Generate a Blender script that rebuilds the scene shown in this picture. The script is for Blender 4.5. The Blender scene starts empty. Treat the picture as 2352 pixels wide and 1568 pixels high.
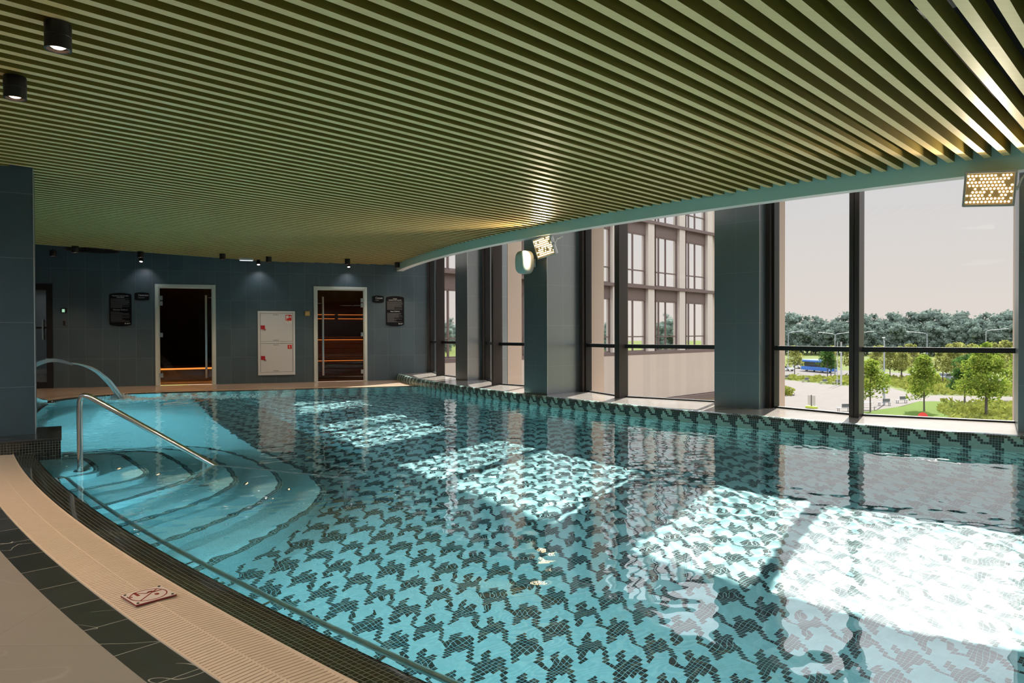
import bpy, bmesh, math, random
import numpy as np
from mathutils import Vector, Matrix
random.seed(7); np.random.seed(7)
PI = math.pi
col = bpy.context.scene.collection
sc = bpy.context.scene

# ------------------------------------------------------------------ camera
H = 1.05                                   # camera height above the pool deck (deck top = z 0)
cd = bpy.data.cameras.new('camera'); cam = bpy.data.objects.new('camera', cd); col.objects.link(cam)
cd.sensor_width = 36.0; cd.lens = 1640.0/2352*36.0; cd.clip_start = .05; cd.clip_end = 2000
_p, _r = math.radians(.645), math.radians(-.1703)
_F = Vector((0, math.cos(_p), -math.sin(_p))); _U = Vector((0, math.sin(_p), math.cos(_p))); _X = Vector((1, 0, 0))
_R = _X*math.cos(_r)+_U*math.sin(_r); _V = -_X*math.sin(_r)+_U*math.cos(_r)
cam.matrix_world = Matrix(((_R.x, _V.x, -_F.x, 0), (_R.y, _V.y, -_F.y, 0), (_R.z, _V.z, -_F.z, H), (0, 0, 0, 1)))
sc.camera = cam

# ------------------------------------------------------------------ view, sky, sun
sc.view_settings.view_transform = 'Standard'; sc.view_settings.look = 'None'
sc.view_settings.gamma = 1; sc.view_settings.use_curve_mapping = False
sc.view_settings.exposure = 0.0
sc.cycles.use_denoising = True
sc.cycles.max_bounces = 9; sc.cycles.diffuse_bounces = 4; sc.cycles.glossy_bounces = 4
sc.cycles.transmission_bounces = 6; sc.cycles.transparent_max_bounces = 12
sc.cycles.sample_clamp_indirect = 6.0; sc.cycles.sample_clamp_direct = 0
sc.cycles.caustics_reflective = True; sc.cycles.caustics_refractive = True
sc.cycles.blur_glossy = .3
SUN_AZ, SUN_EL = 33.5, 42.5
w = bpy.data.worlds.new('sky'); sc.world = w; w.use_nodes = True
nt = w.node_tree; nt.nodes.clear()
g = nt.nodes.new('ShaderNodeTexCoord'); sx = nt.nodes.new('ShaderNodeSeparateXYZ'); rp = nt.nodes.new('ShaderNodeValToRGB')
bg = nt.nodes.new('ShaderNodeBackground'); wo = nt.nodes.new('ShaderNodeOutputWorld')
nt.links.new(g.outputs['Generated'], sx.inputs[0]); nt.links.new(sx.outputs['Z'], rp.inputs[0])
nt.links.new(rp.outputs[0], bg.inputs[0]); nt.links.new(bg.outputs[0], wo.inputs[0])
e = rp.color_ramp.elements
e[0].position = 0.0; e[0].color = (.84, .75, .69, 1)
e[1].position = 1.0; e[1].color = (.62, .68, .80, 1)
for ps, c in ((.08, (.80, .735, .70, 1)), (.2, (.71, .70, .715, 1)), (.45, (.68, .69, .73, 1))):
    n = rp.color_ramp.elements.new(ps); n.color = c
mr = nt.nodes.new('ShaderNodeMapRange'); mr.interpolation_type = 'SMOOTHSTEP'; mr.inputs['From Min'].default_value = .19; mr.inputs['From Max'].default_value = .52; mr.inputs['To Min'].default_value = 1.04; mr.inputs['To Max'].default_value = 5.2
nt.links.new(sx.outputs['Z'], mr.inputs['Value']); nt.links.new(mr.outputs[0], bg.inputs[1])
sd = bpy.data.lights.new('sun', 'SUN'); sun = bpy.data.objects.new('sun', sd); col.objects.link(sun)
sd.energy = 16.5; sd.angle = math.radians(.55); sd.color = (1, .95, .87)
_a, _e = math.radians(SUN_AZ), math.radians(SUN_EL)
sun.rotation_euler = Vector((math.sin(_a)*math.cos(_e), math.cos(_a)*math.cos(_e), math.sin(_e))).to_track_quat('Z', 'Y').to_euler()
sd.cycles.is_caustics_light = True

# ------------------------------------------------------------------ geometry of the place
C = np.array([17.2, 22.8])                 # centre of the arcs of the pool and the facade
def PP(R, f):                              # point on the circle of radius R at polar angle f degrees
    return C-R*np.array([math.sin(math.radians(f)), math.cos(math.radians(f))])
BP = np.array([0, 17.055]); BA = 1.2509    # back wall
EW = np.array([math.sin(BA), math.cos(BA)]); MW = np.array([math.cos(BA), -math.sin(BA)])
def BW(t, m=0.0): return BP+t*EW+m*MW
CEIL, SOFF, LEDGE, WATER, FLOOR = 2.605, 2.468, .135, -.006, -1.456
R_IN, R_OUT = 20.9, 27.04
F0 = 4.0                                   # polar angle where the room ends on the right
TILE = .0224

# ------------------------------------------------------------------ helpers
class MB:
    def __init__(s): s.v = []; s.f = []; s.uv = {}; s.sm = False
    def add(s, vs, fs, uv=None):
        o = len(s.v); s.v += [tuple(map(float, q)) for q in vs]
        for i, f in enumerate(fs):
            s.f.append(tuple(o+j for j in f))
            if uv: s.uv[len(s.f)-1] = uv[i]
        return s
    def box(s, x0, y0, z0, x1, y1, z1, M=None):
        vs = [(x0,y0,z0),(x1,y0,z0),(x1,y1,z0),(x0,y1,z0),(x0,y0,z1),(x1,y0,z1),(x1,y1,z1),(x0,y1,z1)]
        if M is not None: vs = [M @ Vector(q) for q in vs]
        return s.add(vs, [(0,3,2,1),(4,5,6,7),(0,1,5,4),(1,2,6,5),(2,3,7,6),(3,0,4,7)])
    def bbox(s, x0, y0, z0, x1, y1, z1, b=.005, M=None):          # bevelled box
        bm = bmesh.new(); bmesh.ops.create_cube(bm, size=1)
        for v in bm.verts: v.co = Vector(((x0+x1)/2+v.co.x*(x1-x0), (y0+y1)/2+v.co.y*(y1-y0), (z0+z1)/2+v.co.z*(z1-z0)))
        bmesh.ops.bevel(bm, geom=bm.edges[:], offset=b, segments=2, affect='EDGES', profile=.5)
        return s.bm(bm, M)
    def bm(s, bm, M=None):
        bm.verts.ensure_lookup_table()
        s.add([(M @ v.co if M is not None else v.co) for v in bm.verts], [[v.index for v in f.verts] for f in bm.faces]); bm.free(); return s
    def prism(s, poly, z0, z1, M=None):
        n = len(poly); vs = [(p[0], p[1], z0) for p in poly]+[(p[0], p[1], z1) for p in poly]
        if M is not None: vs = [M @ Vector(q) for q in vs]
        return s.add(vs, [tuple(range(n-1, -1, -1)), tuple(range(n, 2*n))]+[(i, (i+1) % n, n+(i+1) % n, n+i) for i in range(n)])
    def cyl(s, p, q, r, n=16, r2=None, cap=True):
        p, q = Vector(p), Vector(q); d = (q-p).normalized(); a = d.orthogonal().normalized(); b = d.cross(a); r2 = r if r2 is None else r2
        vs = [p+(a*math.cos(t)+b*math.sin(t))*r for t in [2*PI*i/n for i in range(n)]]+[q+(a*math.cos(t)+b*math.sin(t))*r2 for t in [2*PI*i/n for i in range(n)]]
        fs = [(i, (i+1) % n, n+(i+1) % n, n+i) for i in range(n)]
        if cap: fs += [tuple(range(n-1, -1, -1)), tuple(range(n, 2*n))]
        return s.add(vs, fs)
    def tube(s, pts, r, n=12, cap=True):
        pts = [Vector(p) for p in pts]; rings = []; up = None
        for i, p in enumerate(pts):
            d = (pts[min(i+1, len(pts)-1)]-pts[max(i-1, 0)]).normalized()
            if up is None: up = d.orthogonal().normalized()
            up = (up-d*up.dot(d)).normalized(); b = d.cross(up); rr = r[i] if isinstance(r, (list, tuple)) else r
            rings.append([p+(up*math.cos(2*PI*k/n)+b*math.sin(2*PI*k/n))*rr for k in range(n)])
        vs = [q for R in rings for q in R]; fs = []
        for i in range(len(pts)-1):
            for k in range(n): fs.append((i*n+k, i*n+(k+1) % n, (i+1)*n+(k+1) % n, (i+1)*n+k))
        if cap: fs += [tuple(range(n-1, -1, -1)), tuple((len(pts)-1)*n+k for k in range(n))]
        return s.add(vs, fs)
    def lathe(s, prof, M=None, n=32):                              # prof: (radius, z)
        vs = [(r*math.cos(2*PI*k/n), r*math.sin(2*PI*k/n), z) for r, z in prof for k in range(n)]
        if M is not None: vs = [M @ Vector(q) for q in vs]
        fs = [(i*n+k, i*n+(k+1) % n, (i+1)*n+(k+1) % n, (i+1)*n+k) for i in range(len(prof)-1) for k in range(n)]
        return s.add(vs, fs)
    def sweep(s, line, prof, uvs=1.0, closed=False):
        """sheet along a plan line of (point, outward normal); prof: (offset, z). uv = arc length, profile length"""
        a = [0.0]
        for i in range(1, len(line)): a.append(a[-1]+float(np.hypot(*(line[i][0]-line[i-1][0]))))
        b = [0.0]
        for i in range(1, len(prof)): b.append(b[-1]+math.hypot(prof[i][0]-prof[i-1][0], prof[i][1]-prof[i-1][1]))
        vs = [(p[0]+nn[0]*o, p[1]+nn[1]*o, z) for p, nn in line for o, z in prof]; m = len(prof); fs = []; uv = []
        for i in range(len(line)-1):
            for j in range(m-1):
                fs.append((i*m+j, (i+1)*m+j, (i+1)*m+j+1, i*m+j+1))
                uv.append([(a[i], -b[j]), (a[i+1], -b[j]), (a[i+1], -b[j+1]), (a[i], -b[j+1])])
        return s.add(vs, fs, uv)
    def build(s, name, m, parent=None, smooth=None, loc=None, rot=None, **kw):
        me = bpy.data.meshes.new(name); me.from_pydata(s.v, [], s.f)
        uvl = me.uv_layers.new(name='UVMap'); me.update()
        nl = len(me.loops); vi = np.zeros(nl, dtype=np.int32); me.loops.foreach_get('vertex_index', vi)
        V = np.array(s.v); co = V[vi]; N = np.zeros((len(me.polygons), 3), dtype=np.float32); me.polygons.foreach_get('normal', N.ravel()) if False else None
        nn = np.zeros(len(me.polygons)*3, dtype=np.float32); me.polygons.foreach_get('normal', nn); nn = np.abs(nn.reshape(-1, 3))
        tot = np.zeros(len(me.polygons), dtype=np.int32); me.polygons.foreach_get('loop_total', tot)
        nl3 = np.repeat(nn, tot, axis=0); ax = np.argmax(nl3+np.array([0, 0, 1e-3]), axis=1)
        uv = np.where((ax == 0)[:, None], co[:, [1, 2]], np.where((ax == 1)[:, None], co[:, [0, 2]], co[:, [0, 1]]))
        st = np.concatenate([[0], np.cumsum(tot)[:-1]])
        for fi, q in s.uv.items(): uv[st[fi]:st[fi]+tot[fi]] = q
        uvl.data.foreach_set('uv', uv.astype(np.float32).ravel())
        me.materials.append(m)
        if smooth is not None:
            me.shade_smooth()
            if smooth < 180: me.set_sharp_from_angle(angle=math.radians(smooth))
        o = bpy.data.objects.new(name, me); col.objects.link(o)
        if loc is not None: o.location = loc
        if rot is not None: o.rotation_euler = rot
        if parent is not None: o.parent = parent
        for k, val in kw.items(): o[k] = val
        return o
def thing(name, label, cat, loc=(0, 0, 0), rz=0.0, group=None, rot=None):
    o = bpy.data.objects.new(name, None); col.objects.link(o); o.location = loc; o.rotation_euler = rot or (0, 0, rz)
    o.empty_display_size = .1
    o['label'] = label; o['category'] = cat
    if group: o['group'] = group
    return o
def tag(o, label, cat, group=None, kind=None):
    o['label'] = label; o['category'] = cat
    if group: o['group'] = group
    if kind: o['kind'] = kind
    return o
def struct(o, label=None, cat=None):
    o['kind'] = 'structure'
    if label: o['label'] = label
    if cat: o['category'] = cat
    return o
def dup(root, label=None, loc=None, rz=None, scale=None, group=None):
    def cp(o, par):
        c = o.copy(); col.objects.link(c); c.parent = par
        for ch in kids.get(o.name, []): cp(ch, c)
        return c
    kids = {}
    for o in list(root.children_recursive): kids.setdefault(o.parent.name, []).append(o)
    r = cp(root, None)
    if label: r['label'] = label
    if group: r['group'] = group
    if loc is not None: r.location = loc
    if rz is not None: r.rotation_euler = (root.rotation_euler.x, root.rotation_euler.y, rz)
    if scale is not None: r.scale = (scale,)*3 if not hasattr(scale, '__len__') else scale
    return r
def rot2(az):                                                      # z rotation that turns +X to plan azimuth az (deg, from +Y clockwise)
    return math.radians(90-az)

# ------------------------------------------------------------------ materials
MATS = {}
def newmat(name):
    m = bpy.data.materials.new(name); m.use_nodes = True; nt = m.node_tree; nt.nodes.clear()
    out = nt.nodes.new('ShaderNodeOutputMaterial'); return m, nt, out
class N:
    def __init__(s, nt): s.nt = nt
    def n(s, t, **kw):
        x = s.nt.nodes.new(t)
        for k, v in kw.items(): setattr(x, k, v)
        return x
    def l(s, a, b): s.nt.links.new(a, b); return b
    def m(s, op, a, b=None, c=None, clamp=False):
        x = s.n('ShaderNodeMath', operation=op); x.use_clamp = clamp
        for i, q in enumerate((a, b, c)):
            if q is None: continue
            if isinstance(q, (int, float)): x.inputs[i].default_value = q
            else: s.l(q, x.inputs[i])
        return x.outputs[0]
    def mix(s, f, a, b):
        x = s.n('ShaderNodeMix', data_type='RGBA')
        for i, q in ((0, f), (6, a), (7, b)):
            if isinstance(q, (int, float)): x.inputs[i].default_value = q
            elif isinstance(q, (tuple, list)): x.inputs[i].default_value = (*q[:3], 1)
            else: s.l(q, x.inputs[i])
        return x.outputs[2]
    def noise(s, vec, scale, detail=3, rough=.5, dist=0):
        x = s.n('ShaderNodeTexNoise'); x.inputs['Scale'].default_value = scale; x.inputs['Detail'].default_value = detail
        x.inputs['Roughness'].default_value = rough; x.inputs['Distortion'].default_value = dist
        if vec is not None: s.l(vec, x.inputs['Vector'])
        return x.outputs['Fac']
    def ramp(s, f, els, interp='LINEAR'):
        x = s.n('ShaderNodeValToRGB'); r = x.color_ramp; r.interpolation = interp
        r.elements[0].position, r.elements[0].color = els[0][0], (*els[0][1], 1)
        r.elements[1].position, r.elements[1].color = els[1][0], (*els[1][1], 1)
        for p, c in els[2:]:
            q = r.elements.new(p); q.color = (*c, 1)
        s.l(f, x.inputs[0]); return x.outputs[0]
    def bsdf(s, out, color, rough=.5, metal=0, spec=.5, bump=None, bstr=.2, bdist=.002, **kw):
        b = s.n('ShaderNodeBsdfPrincipled')
        for k, q in (('Base Color', color), ('Roughness', rough), ('Metallic', metal), ('Specular IOR Level', spec)):
            if isinstance(q, (int, float)): b.inputs[k].default_value = q
            elif isinstance(q, (tuple, list)): b.inputs[k].default_value = (*q[:3], 1)
            else: s.l(q, b.inputs[k])
        for k, q in kw.items(): b.inputs[k.replace('_', ' ')].default_value = q
        if bump is not None:
            x = s.n('ShaderNodeBump'); x.inputs['Strength'].default_value = bstr; x.inputs['Distance'].default_value = bdist
            s.l(bump, x.inputs['Height']); s.l(x.outputs[0], b.inputs['Normal'])
        s.l(b.outputs[0], out.inputs[0]); return b
def plain(name, color, rough=.5, metal=0, spec=.5, var=.06, scale=30, bump=0.0, **kw):
    if name in MATS: return MATS[name]
    m, nt, out = newmat(name); k = N(nt); tc = k.n('ShaderNodeTexCoord').outputs['Object']
    f = k.noise(tc, scale, 4)
    c = k.mix(f, [q*(1-var) for q in color], [min(1, q*(1+var)) for q in color])
    k.bsdf(out, c, rough, metal, spec, bump=f if bump else None, bstr=bump, **kw); MATS[name] = m; return m
def emis(name, color, strength):
    if name in MATS: return MATS[name]
    m, nt, out = newmat(name); k = N(nt); e = k.n('ShaderNodeEmission'); e.inputs[0].default_value = (*color, 1); e.inputs[1].default_value = strength
    k.l(e.outputs[0], out.inputs[0]); MATS[name] = m; return m
def cells(k, W, Hh, gap, stagger=0.0, off=(0, 0), src='UV'):
    """tile grid on the UV map in metres: returns (grout mask, random per tile, vec)"""
    uv = k.n('ShaderNodeTexCoord').outputs[src]; s = k.n('ShaderNodeSeparateXYZ'); k.l(uv, s.inputs[0])
    u = k.m('DIVIDE', k.m('ADD', s.outputs[0], off[0]), W); v = k.m('DIVIDE', k.m('ADD', s.outputs[1], off[1]), Hh)
    fv = k.m('FLOOR', v)
    if stagger: u = k.m('ADD', u, k.m('MULTIPLY', k.m('MODULO', fv, 2), stagger))
    fu = k.m('FLOOR', u); du = k.m('MULTIPLY', k.m('PINGPONG', u, .5), W); dv = k.m('MULTIPLY', k.m('PINGPONG', v, .5), Hh)
    g_ = k.m('LESS_THAN', k.m('MINIMUM', du, dv), gap/2)
    cx = k.n('ShaderNodeCombineXYZ'); k.l(fu, cx.inputs[0]); k.l(fv, cx.inputs[1])
    wn = k.n('ShaderNodeTexWhiteNoise'); k.l(cx.outputs[0], wn.inputs['Vector'])
    return g_, wn.outputs['Value'], uv
def tilemat(name, color, grout, W, Hh, gap, rough=.35, var=.12, veins=None, vscale=2.0, vw=.02, off=(0, 0), stagger=0, cloud=.15, cscale=3, bump=.3, spec=.5, ior=1.5):
    m, nt, out = newmat(name); k = N(nt); g_, rnd, uv = cells(k, W, Hh, gap, stagger, off)
    ob = k.n('ShaderNodeTexCoord').outputs['Object']
    f = k.noise(ob, cscale, 5, .6)
    c = k.mix(f, [q*(1-cloud) for q in color], [q*(1+cloud) for q in color])
    vv = k.m('ADD', k.m('MULTIPLY', rnd, 2*var), 1-var)
    mu = k.n('ShaderNodeVectorMath', operation='SCALE'); k.l(c, mu.inputs[0]); k.l(vv, mu.inputs['Scale']); c = mu.outputs[0]
    if veins:
        mpv = k.n('ShaderNodeMapping'); mpv.inputs['Rotation'].default_value = (0, 0, .6); mpv.inputs['Scale'].default_value = (1, 2.6, 1); k.l(ob, mpv.inputs[0]); n2 = k.noise(mpv.outputs[0], vscale, 2, .5, .35); d = k.m('ABSOLUTE', k.m('SUBTRACT', n2, .5))
        fade = k.noise(ob, vscale*1.7, 2); vm = k.m('MULTIPLY', k.m('LESS_THAN', d, vw), k.m('GREATER_THAN', fade, .5))
        vm = k.m('MULTIPLY', vm, .75); c = k.mix(vm, c, veins)
    c = k.mix(g_, c, grout)
    k.bsdf(out, c, rough, 0, spec, bump=k.m('SUBTRACT', 1, g_), bstr=bump, bdist=.001, IOR=ior); MATS[name] = m; return m
# the houndstooth motif in mosaic tiles: 11 x 11, written row by row
PAT = {0: [-2,-1,0,1,2,3,4,5], 1: [-1,0,1,2,3,4,5,6], 2: [0,1,2,3,4,6,7], 3: [0,1,2,3,4,7,8], 4: [-3,-2,-1,0,1,2,3], 5: [1,2,3], 6: [2,3,4], 7: [3,4], 8: [4], 9: [-2,1,2], 10: [-2,-1,1,2,3]}
def mosaic(name, light, dark, grout, mode, rot=None, off=(0, 0), rough=.25, gapf=.10):
    """mode 'houndstooth', 'dark' or 'light'; UV in metres, tile TILE; rot: use world coordinates turned by rot degrees"""
    m, nt, out = newmat(name); k = N(nt)
    if rot is None: src = k.n('ShaderNodeTexCoord').outputs['UV']
    else:
        mp = k.n('ShaderNodeMapping'); mp.inputs['Rotation'].default_value = (0, 0, math.radians(rot)); k.l(k.n('ShaderNodeTexCoord').outputs['Object'], mp.inputs['Vector']); src = mp.outputs[0]
    s = k.n('ShaderNodeSeparateXYZ'); k.l(src, s.inputs[0])
    u = k.m('DIVIDE', k.m('ADD', s.outputs[0], off[0]), TILE); v = k.m('DIVIDE', k.m('ADD', s.outputs[1], off[1]), TILE)
    fu, fv = k.m('FLOOR', u), k.m('FLOOR', v)
    g_ = k.m('LESS_THAN', k.m('MINIMUM', k.m('PINGPONG', u, .5), k.m('PINGPONG', v, .5)), gapf/2)
    cx = k.n('ShaderNodeCombineXYZ'); k.l(fu, cx.inputs[0]); k.l(fv, cx.inputs[1])
    wn = k.n('ShaderNodeTexWhiteNoise'); k.l(cx.outputs[0], wn.inputs['Vector']); rnd = wn.outputs['Value']
    lc = k.mix(rnd, [q*.93 for q in light], [min(1, q*1.05) for q in light]); dc = k.mix(rnd, [q*.6 for q in dark], [q*1.6 for q in dark])
    if mode == 'houndstooth':
        c_ = k.m('FLOORED_MODULO', fu, 11); r_ = k.m('FLOORED_MODULO', k.m('MULTIPLY', fv, -1), 11)
        els = []
        for r in range(11):
            b = sum(1 << (q % 11) for q in PAT[r]); vv = (b+.5)/2048; els.append((r/11.0, (vv, vv, vv)))
        els2 = [els[0], els[-1]]+els[1:-1]
        rr = k.ramp(k.m('DIVIDE', k.m('ADD', r_, .5), 11), els2, 'CONSTANT')
        sr = k.n('ShaderNodeSeparateColor'); k.l(rr, sr.inputs[0])
        bits = k.m('MULTIPLY', sr.outputs[0], 2048)
        q = k.m('FLOOR', k.m('DIVIDE', bits, k.m('POWER', 2, c_)))
        isd = k.m('FLOORED_MODULO', q, 2)
        c = k.mix(isd, lc, dc)
    else: c = dc if mode == 'dark' else lc
    gf = g_ if mode != 'houndstooth' else k.m('MULTIPLY', g_, k.m('MULTIPLY_ADD', isd, .75, .25))
    c = k.mix(gf, c, grout)
    k.bsdf(out, c, rough, 0, .5); MATS[name] = m; return m
def glassy(name, tint=(1, 1, 1), refl=1.0, rough=0.0, body=None):
    """thin pane: transparent with a Fresnel mirror"""
    m, nt, out = newmat(name); k = N(nt)
    t = k.n('ShaderNodeBsdfTransparent'); t.inputs[0].default_value = (*tint, 1)
    gl = k.n('ShaderNodeBsdfGlossy'); gl.inputs['Roughness'].default_value = rough
    fr = k.n('ShaderNodeFresnel'); fr.inputs[0].default_value = 1.5; f = k.m('MULTIPLY', fr.outputs[0], refl, clamp=True)
    mx = k.n('ShaderNodeMixShader'); k.l(f, mx.inputs[0]); k.l(t.outputs[0], mx.inputs[1]); k.l(gl.outputs[0], mx.inputs[2]); k.l(mx.outputs[0], out.inputs[0])
    MATS[name] = m; return m

M_wall = tilemat('wall_tile', (.064, .096, .115), (.15, .18, .19), .3, .6, .005, rough=.40, ior=1.7, var=.10, cloud=.22, cscale=2.2, off=(-.0463+.3, .035), bump=.25)
M_pillar = tilemat('pillar_tile', (.062, .088, .10), (.15, .18, .19), .3, .6, .005, spec=.9, ior=2.0, rough=.32, var=.06, cloud=.2, cscale=2.5, off=(0, -.0), bump=.25)
M_pierm = tilemat('pier_tile', (.052, .078, .092), (.15, .18, .19), 3.0, .6, .005, rough=.42, var=.05, cloud=.22, cscale=2.2, off=(1.2, .035), bump=.25)
M_deck = tilemat('deck_stone', (.25, .21, .17), (.18, .15, .12), 1.8, 2.4, .003, rough=.30, var=.03, veins=(.29, .25, .205), vscale=1.3, vw=.006, cloud=.22, cscale=1.4)
M_deck2 = tilemat('deck_stone_beige', (.44, .33, .25), (.25, .2, .16), .6, .6, .004, rough=.22, var=.05, cloud=.12, cscale=2)
M_dark = tilemat('black_marble', (.026, .027, .024), (.30, .28, .24), .29, 5.0, .004, rough=.28, var=.3, veins=(.40, .37, .30), vscale=1.5, vw=.0022, cloud=.45, cscale=5)
M_darks = tilemat('black_marble_slab', (.03, .03, .027), (.2, .19, .17), .6, 5.0, .003, rough=.22, var=.2, veins=(.2, .19, .16), vscale=2.0, vw=.008, cloud=.4, cscale=5)
M_ledge = tilemat('ledge_stone', (.29, .262, .235), (.26, .23, .2), .6, .6, .004, rough=.16, var=.08, veins=(.36, .33, .29), vscale=1.5, vw=.004, cloud=.2, cscale=3)
AQ = (.42, .68, .71); DK = (.012, .022, .024)
M_floorp = mosaic('mosaic_floor', AQ, DK, (.36, .60, .62), 'houndstooth', rot=46.5, off=(.03, .05))
M_wallp = mosaic('mosaic_wall', (.33, .50, .45), DK, (.30, .43, .39), 'houndstooth', off=(0, .127))
M_light = mosaic('mosaic_light', AQ, DK, (.42, .62, .60), 'light')
M_lip = mosaic('mosaic_lip', AQ, (.012, .012, .008), (.14, .14, .11), 'dark', rough=.10, gapf=.13)
M_nose = mosaic('mosaic_nosing', AQ, DK, (.20, .32, .30), 'dark', gapf=.16)
M_grate = plain('cream_plastic', (.62, .46, .33), .42, var=.05, scale=14)
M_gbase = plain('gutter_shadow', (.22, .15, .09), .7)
M_steel = plain('stainless_steel', (.62, .60, .57), .16, 1.0, var=.03)
M_brush = plain('brushed_steel', (.60, .60, .60), .28, 1.0, var=.03)
M_black = plain('black_metal', (.012, .011, .011), .42, .0, var=.1)
M_frame = plain('bronze_frame', (.055, .040, .036), .38, .35, var=.08)
M_frameb = plain('black_frame', (.014, .013, .013), .4, .2, var=.1)
M_beige = tilemat('beige_cladding', (.44, .345, .27), (.38, .30, .235), .45, 4.0, .006, rough=.8, var=.05, cloud=.05, cscale=.8)
M_white = plain('white_paint', (.72, .70, .66), .55, var=.03)
M_bulk = plain('bulkhead_paint', (.54, .72, .62), .4, var=.03, scale=4)  # white bulkhead coloured green for the light thrown up by the pool
M_soff = plain('soffit_paint', (.92, .90, .86), .5, var=.03, scale=4)
M_cab = plain('cabinet_enamel', (.66, .67, .69), .4, var=.02)
M_red = plain('red_enamel', (.42, .01, .02), .4)
M_pane = glassy('window_glass', (.90, .915, .91), .8)

# wooden slats
def slatmat():
    m, nt, out = newmat('slat_wood'); k = N(nt); uv = k.n('ShaderNodeTexCoord').outputs['Object']
    mp = k.n('ShaderNodeMapping'); mp.inputs['Rotation'].default_value = (0, 0, math.radians(-46)); mp.inputs['Scale'].default_value = (1, 14, 6); k.l(uv, mp.inputs[0])
    f = k.noise(mp.outputs[0], 2.5, 5, .6); c = k.mix(f, (.70, .49, .20), (.84, .62, .30))
    k.bsdf(out, c, .45, 0, .4); return m
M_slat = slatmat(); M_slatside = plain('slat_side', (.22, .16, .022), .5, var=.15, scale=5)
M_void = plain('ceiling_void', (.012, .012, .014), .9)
# water
def watermat():
    m, nt, out = newmat('pool_water'); k = N(nt)
    rf = k.n('ShaderNodeBsdfRefraction'); rf.inputs['Color'].default_value = (.92, .985, .99, 1); rf.inputs['Roughness'].default_value = 0; rf.inputs['IOR'].default_value = 1.333
    gl = k.n('ShaderNodeBsdfGlossy'); gl.inputs['Roughness'].default_value = 0
    fr = k.n('ShaderNodeFresnel'); fr.inputs[0].default_value = 1.333; mx = k.n('ShaderNodeMixShader'); k.l(k.m('MINIMUM', k.m('MULTIPLY', fr.outputs[0], 1.85), .60), mx.inputs[0])
    k.l(rf.outputs[0], mx.inputs[1]); k.l(gl.outputs[0], mx.inputs[2]); k.l(mx.outputs[0], out.inputs[0]); return m
M_water = watermat()

# ------------------------------------------------------------------ pool outline
def outline():
    """plan line of the water's edge on the deck side: near arc, rounded corner, back edge; with normals pointing out of the pool"""
    m0, r = 2.05, 1.35; RR = R_OUT-r; k = m0+r; lo, hi = 55., 110.
    f = lambda ph: float((PP(RR, ph)-BP) @ MW)-k
    for _ in range(60):
        mid = (lo+hi)/2
        if f(lo)*f(mid) <= 0: hi = mid
        else: lo = mid
    ph = (lo+hi)/2; Q = PP(RR, ph); out = []
    for a in np.arange(F0, ph, .35): p = PP(R_OUT, a); out.append((p, (p-C)/R_OUT))
    n0 = (Q-C)/np.hypot(*(Q-C)); n1 = -MW; a0 = math.atan2(n0[1], n0[0]); a1 = math.atan2(n1[1], n1[0])
    while a1 > a0: a1 -= 2*PI
    for i in range(15):
        a = a0+(a1-a0)*i/14; nn = np.array([math.cos(a), math.sin(a)]); out.append((Q+nn*r, nn))
    t0 = float((Q-BP) @ EW)
    t = t0+.2
    while True:
        p = BW(t, m0)
        if np.hypot(*(p-C)) < R_IN: break
        out.append((p, -MW)); t += .2
    lo, hi = t-.2, t
    for _ in range(40):
        mid = (lo+hi)/2
        if np.hypot(*(BW(mid, m0)-C)) > R_IN: lo = mid
        else: hi = mid
    out.append((BW(lo, m0), -MW)); return out, ph
OUT, PH_C = outline()
P_END = OUT[-1][0]
def polar(P): d = C-P; return math.degrees(math.atan2(d[0], d[1]))
PH_E = polar(P_END)
def phi_on_wall(R, m):                      # polar angle where the circle R meets the line at distance m from the back wall
    lo, hi = 40., 100.
    f = lambda ph: float((PP(R, ph)-BP) @ MW)-m
    for _ in range(60):
        mid = (lo+hi)/2
        if f(mid) > 0: lo = mid
        else: hi = mid
    return (lo+hi)/2
def arc(R, a0, a1, st=.35, sign=1):
    n = max(2, int(abs(a1-a0)/st)+1); res = []
    for a in np.linspace(a0, a1, n): p = PP(R, a); res.append((p, sign*(p-C)/R))
    return res

# ------------------------------------------------------------------ swimming pool
pool = thing('swimming_pool', 'curved indoor swimming pool lined with aqua and black houndstooth mosaic', 'swimming pool')
poly = [p for p, n in OUT]+[PP(R_IN, a) for a in np.linspace(PH_E, F0, 80)]
mb = MB(); mb.add([(p[0], p[1], FLOOR) for p in [q+((q-C)/np.hypot(*(q-C)))*0 for q in poly]], [tuple(range(len(poly)))]); fl = mb.build('basin_floor', M_floorp, pool, label='houndstooth mosaic floor of the basin')
na = [i for i, (p, n) in enumerate(OUT) if abs(n @ MW) > .9999]
near = OUT[:na[0]+1]; back = OUT[na[0]:]
mb = MB(); mb.sweep(near, [(0, -.012), (0, FLOOR)]); wl1 = mb.build('basin_wall', M_light, pool)
mb = MB(); mb.sweep(back, [(0, -.012), (0, FLOOR)]); wl2 = mb.build('basin_wall', M_wallp, pool)
wal = arc(R_IN, PH_E, F0); wal2 = arc(R_IN, PH_E, phi_on_wall(R_IN, 0))
prof = [(-.115, LEDGE+.003), (-.06, LEDGE+.006), (-.03, LEDGE+.001), (-.012, LEDGE-.012), (-.002, LEDGE-.03), (0, LEDGE-.05), (0, WATER), (0, FLOOR)]
prof = [(-.125, LEDGE-.02), (-.12, LEDGE)]+prof[1:]
mb = MB(); mb.sweep(wal, prof); wl3 = mb.build('basin_wall', M_wallp, pool, smooth=50, label='raised houndstooth mosaic side below the window ledge')
mb = MB(); mb.sweep(arc(R_IN, phi_on_wall(R_IN, 0), PH_E), prof[:-2]+[(0, -.01)]); cp2 = mb.build('coping', M_wallp, pool, smooth=50)
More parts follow.
